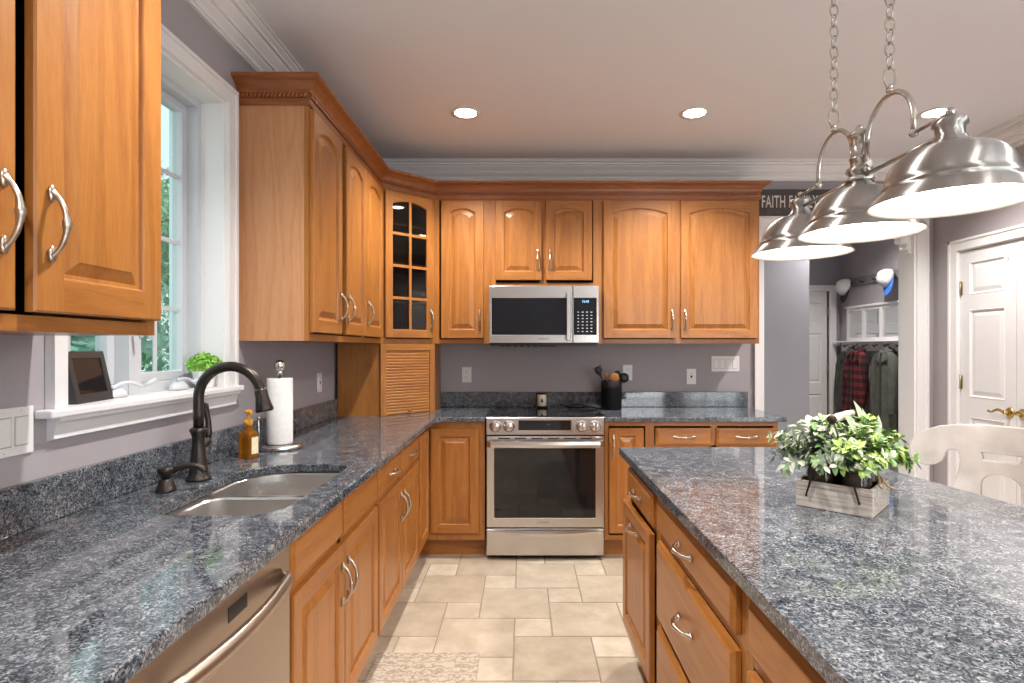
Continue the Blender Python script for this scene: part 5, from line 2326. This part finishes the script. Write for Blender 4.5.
mf = empty('window_mirror', (HR - .001, 5.97, 1.435), -PI / 2, 'white three-pane window-style mirror hanging over the coats', 'mirror')
mb = MB()
W2, H2_ = .46, .365
holes = []
for k in range(3):
    x0 = -W2 + .035 + k * .300
    holes.append([(x0, .035), (x0 + .255, .035), (x0 + .255, H2_ - .035), (x0, H2_ - .035)])
mb.prism([(-W2, 0), (W2, 0), (W2, H2_), (-W2, H2_)], -.028, -.006, 'y', holes=holes)
mb.box(-W2 - .015, W2 + .015, -.045, -.004, H2_, H2_ + .02)
mb.build('frame', WHITE_PAINT, mf)
mb = MB()
mb.box(-W2 + .02, W2 - .02, -.014, 0, .02, H2_ - .02)
mb.build('mirror_glass', mat('mirror_silver', (.75, .77, .78), .03, 1.0), mf)

sf = empty('coat_shelf', (HR - .001, 5.97, 1.375), -PI / 2, 'white narrow shelf with coat hooks below the window-style mirror', 'coat rack')
mb = MB()
mb.cbox(-.60, .62, -.11, 0, .045, .058, .003)
mb.box(-.58, .60, -.018, 0, -.05, .045)
mb.build('shelf', WHITE_PAINT, sf)
for k in range(6):
    mb = MB()
    mb.tube([(0, -.018, .015), (0, -.045, .012), (0, -.055, -.01), (0, -.065, .0), (0, -.068, .018)], [.006, .006, .005, .006, .008], 8)
    mb.build('hook', BRONZE, sf, (-.45 + k * .18, 0, 0))

PLAID = mat('red_black_plaid', rough=.9)
n, l, b = nt(PLAID)
tc = n.new('ShaderNodeTexCoord')
sp = n.new('ShaderNodeSeparateXYZ')
l.new(tc.outputs['Object'], sp.inputs[0])


def band(out, f_):
    m1 = n.new('ShaderNodeMath')
    m1.operation = 'MULTIPLY'
    m1.inputs[1].default_value = f_
    l.new(out, m1.inputs[0])
    m2 = n.new('ShaderNodeMath')
    m2.operation = 'FRACT'
    l.new(m1.outputs[0], m2.inputs[0])
    m3 = n.new('ShaderNodeMath')
    m3.operation = 'GREATER_THAN'
    m3.inputs[1].default_value = .5
    l.new(m2.outputs[0], m3.inputs[0])
    return m3


bx, bz = band(sp.outputs['X'], 12.0), band(sp.outputs['Z'], 12.0)
ad = n.new('ShaderNodeMath')
ad.operation = 'ADD'
l.new(bx.outputs[0], ad.inputs[0])
l.new(bz.outputs[0], ad.inputs[1])
hf = n.new('ShaderNodeMath')
hf.operation = 'MULTIPLY'
hf.inputs[1].default_value = .5
l.new(ad.outputs[0], hf.inputs[0])
r = ramp(n, [(0, (.17, .022, .028)), (.5, (.06, .012, .016)), (1.0, (.012, .011, .012))])
l.new(hf.outputs[0], r.inputs[0])
l.new(r.outputs[0], b.inputs['Base Color'])
COAT_G = noisy('dark_grey_green_cloth', (.045, .050, .043), (.075, .08, .07), 12, .9)
COAT_O = noisy('olive_grey_cloth', (.085, .09, .075), (.13, .135, .115), 12, .9)


def coat(y, x_off, m, label, seed, w=.24, Hc=.86, zip_=None, lean=.0):
    rnd = random.Random(seed)
    e = empty('coat', (HR - x_off, y, 1.372), -PI / 2, label, 'coat', 'coats on the hall hooks')

    def shell(cx, cy, prof, ph, amp=.012):
        mb = MB()
        n_ = 28
        vs = []
        for (z, hx_, hy__, dx) in prof:
            for j in range(n_):
                a = 2 * PI * j / n_
                f = 1 + amp / .1 * math.sin(5 * a + ph + z * 3) * min(1, -z * 2.2)
                vs.append((cx + lean * z + dx * .68 + hx_ * .68 * math.cos(a) * f, cy + hy__ * math.sin(a) * f, z))
        fs = []
        for i in range(len(prof) - 1):
            for j in range(n_):
                q = (j + 1) % n_
                fs.append((i * n_ + j, i * n_ + q, (i + 1) * n_ + q, (i + 1) * n_ + j))
        mb.add(vs, fs, 0, True)
        mb.add(vs[:n_], [tuple(range(n_))])
        mb.add(vs[-n_:], [tuple(range(n_))[::-1]])
        return mb
    mb = shell(0, -.045, [(.0, .03, .02, 0), (-.02, .055, .03, 0), (-.06, .11, .045, 0), (-.12, .165, .06, 0), (-.22, .185, .065, 0), (-.45, .19, .065, .0), (-.70, w * .85, .07, 0), (-Hc, w * .9, .07, 0)], seed)
    mb.build('body', m, e, fix=True)
    for sg in (-1, 1):
        mb = shell(0, -.07, [(-.055, .035, .03, sg * .10), (-.10, .055, .045, sg * .165), (-.2, .06, .05, sg * .20), (-.4, .055, .045, sg * .215), (-.6, .047, .04, sg * .205), (-.66, .045, .038, sg * .20)], seed + sg, .008)
        mb.build('sleeve', m, e, fix=True)
    mb = MB()
    pts = []
    for i in range(15):
        a = -PI * .15 + PI * 1.3 * i / 14
        pts.append((.062 * math.cos(a), -.05 - .045 * math.sin(a), -.045 - .02 * math.sin(a)))
    mb.tube(pts, .017, 8)
    for sg in (-1, 1):
        mb.add([(sg * .01, -.10, -.07), (sg * .07, -.085, -.05), (sg * .085, -.10, -.13), (sg * .015, -.115, -.16)], [(0, 1, 2, 3)])
        mb.add([(sg * .01, -.11, -.07), (sg * .07, -.095, -.05), (sg * .085, -.11, -.13), (sg * .015, -.125, -.16)], [(0, 1, 2, 3)])
    mb.build('collar', m, e)
    if zip_:
        mb = MB()
        mb.box(-.007, .007, -.128, -.105, -Hc + .02, -.14)
        mb.build('placket', zip_, e)
    return e


coat(6.27, .025, COAT_G, 'dark grey-green coat on the hall hooks, closest to the narrow door', 1, lean=.12)
coat(5.98, .10, PLAID, 'red and black plaid jacket hanging between the two plain coats', 2, .20, .78, lean=.14)
coat(5.64, .025, COAT_O, 'olive grey coat on the hall hooks, closest to the kitchen opening', 3, zip_=COAT_G, lean=.06)


def cap(y, z, crown_m, brim_m, label, roll):
    e = empty('baseball_cap', (HR - .085, y, z), -PI / 2, label, 'cap', 'caps on the peg rail')
    Mx = Matrix.Rotation(roll, 4, 'Y') @ Matrix.Rotation(math.radians(72), 4, 'X')
    mb = MB()
    prof = []
    for i in range(9):
        a = PI / 2 * i / 8
        prof.append((.088 * math.cos(a) + .0005, .115 * math.sin(a)))
    mb.lathe(prof, (0, 0, 0), 24, sy=1.1)
    o = mb.build('crown', crown_m, e)
    o.data.transform(Mx)
    mb = MB()
    o_, i_ = [], []
    for k in range(15):
        a = PI + PI * k / 14
        o_.append((.080 * math.cos(a), -.075 + .115 * math.sin(a)))
    for k in range(15):
        a = 2 * PI - PI * k / 14
        i_.append((.080 * math.cos(a), .0 + .09 * math.sin(a)))
    mb.prism(o_ + i_, -.002, .004, 'z')
    o = mb.build('brim', brim_m, e)
    o.data.transform(Mx)
    mb = MB()
    mb.ball((0, 0, .116), .008, 0, (1, 1, .5))
    o = mb.build('button', brim_m, e)
    o.data.transform(Mx)


WHITE_CLOTH = noisy('grey_white_cap_cloth', (.50, .50, .50), (.62, .62, .62), 40, .9)
BLACK_CLOTH = noisy('black_cap_cloth', (.012, .012, .013), (.03, .03, .03), 40, .9)
BLUE_CLOTH = noisy('blue_cap_cloth', (.02, .11, .42), (.04, .17, .55), 40, .9)
cap(6.34, 2.03, WHITE_CLOTH, BLACK_CLOTH, 'white cap with black brim on the peg rail above the narrow door side', math.radians(-15))
cap(5.60, 2.04, WHITE_CLOTH, BLUE_CLOTH, 'white cap with blue brim on the peg rail by the kitchen opening', math.radians(-25))

# ------------------------------------------------------------------ rug
RUG = mat('beige_relief_rug', rough=.95)
n, l, b = nt(RUG)
mp = coords(n, l, (1, 1, 1), False)
wv = n.new('ShaderNodeTexWave')
wv.wave_type = 'RINGS'
wv.inputs['Scale'].default_value = 9
wv.inputs['Distortion'].default_value = 9
wv.inputs['Detail'].default_value = 2
wv.inputs['Detail Scale'].default_value = 4
l.new(mp.outputs[0], wv.inputs['Vector'])
nz = n.new('ShaderNodeTexNoise')
nz.inputs['Scale'].default_value = 160
l.new(mp.outputs[0], nz.inputs['Vector'])
ad = n.new('ShaderNodeMath')
ad.operation = 'MULTIPLY_ADD'
ad.inputs[1].default_value = .5
l.new(wv.outputs['Fac'], ad.inputs[0])
l.new(nz.outputs['Fac'], ad.inputs[2])
r = ramp(n, [(.4, (.25, .20, .145)), (.62, (.36, .295, .225)), (.9, (.47, .405, .325))])
l.new(ad.outputs[0], r.inputs[0])
l.new(r.outputs[0], b.inputs['Base Color'])
bump(n, l, b, ad.outputs[0], .6, .004)
mb = MB()
mb.prism(rrect(-.640, -.190, 1.35, 2.520, .012, 4), .0006, .011, 'z')
o = mb.build('kitchen_rug', RUG, bevel=.003)
tag(o, 'beige rug with curled relief pattern on the tiles before the sink', 'rug')
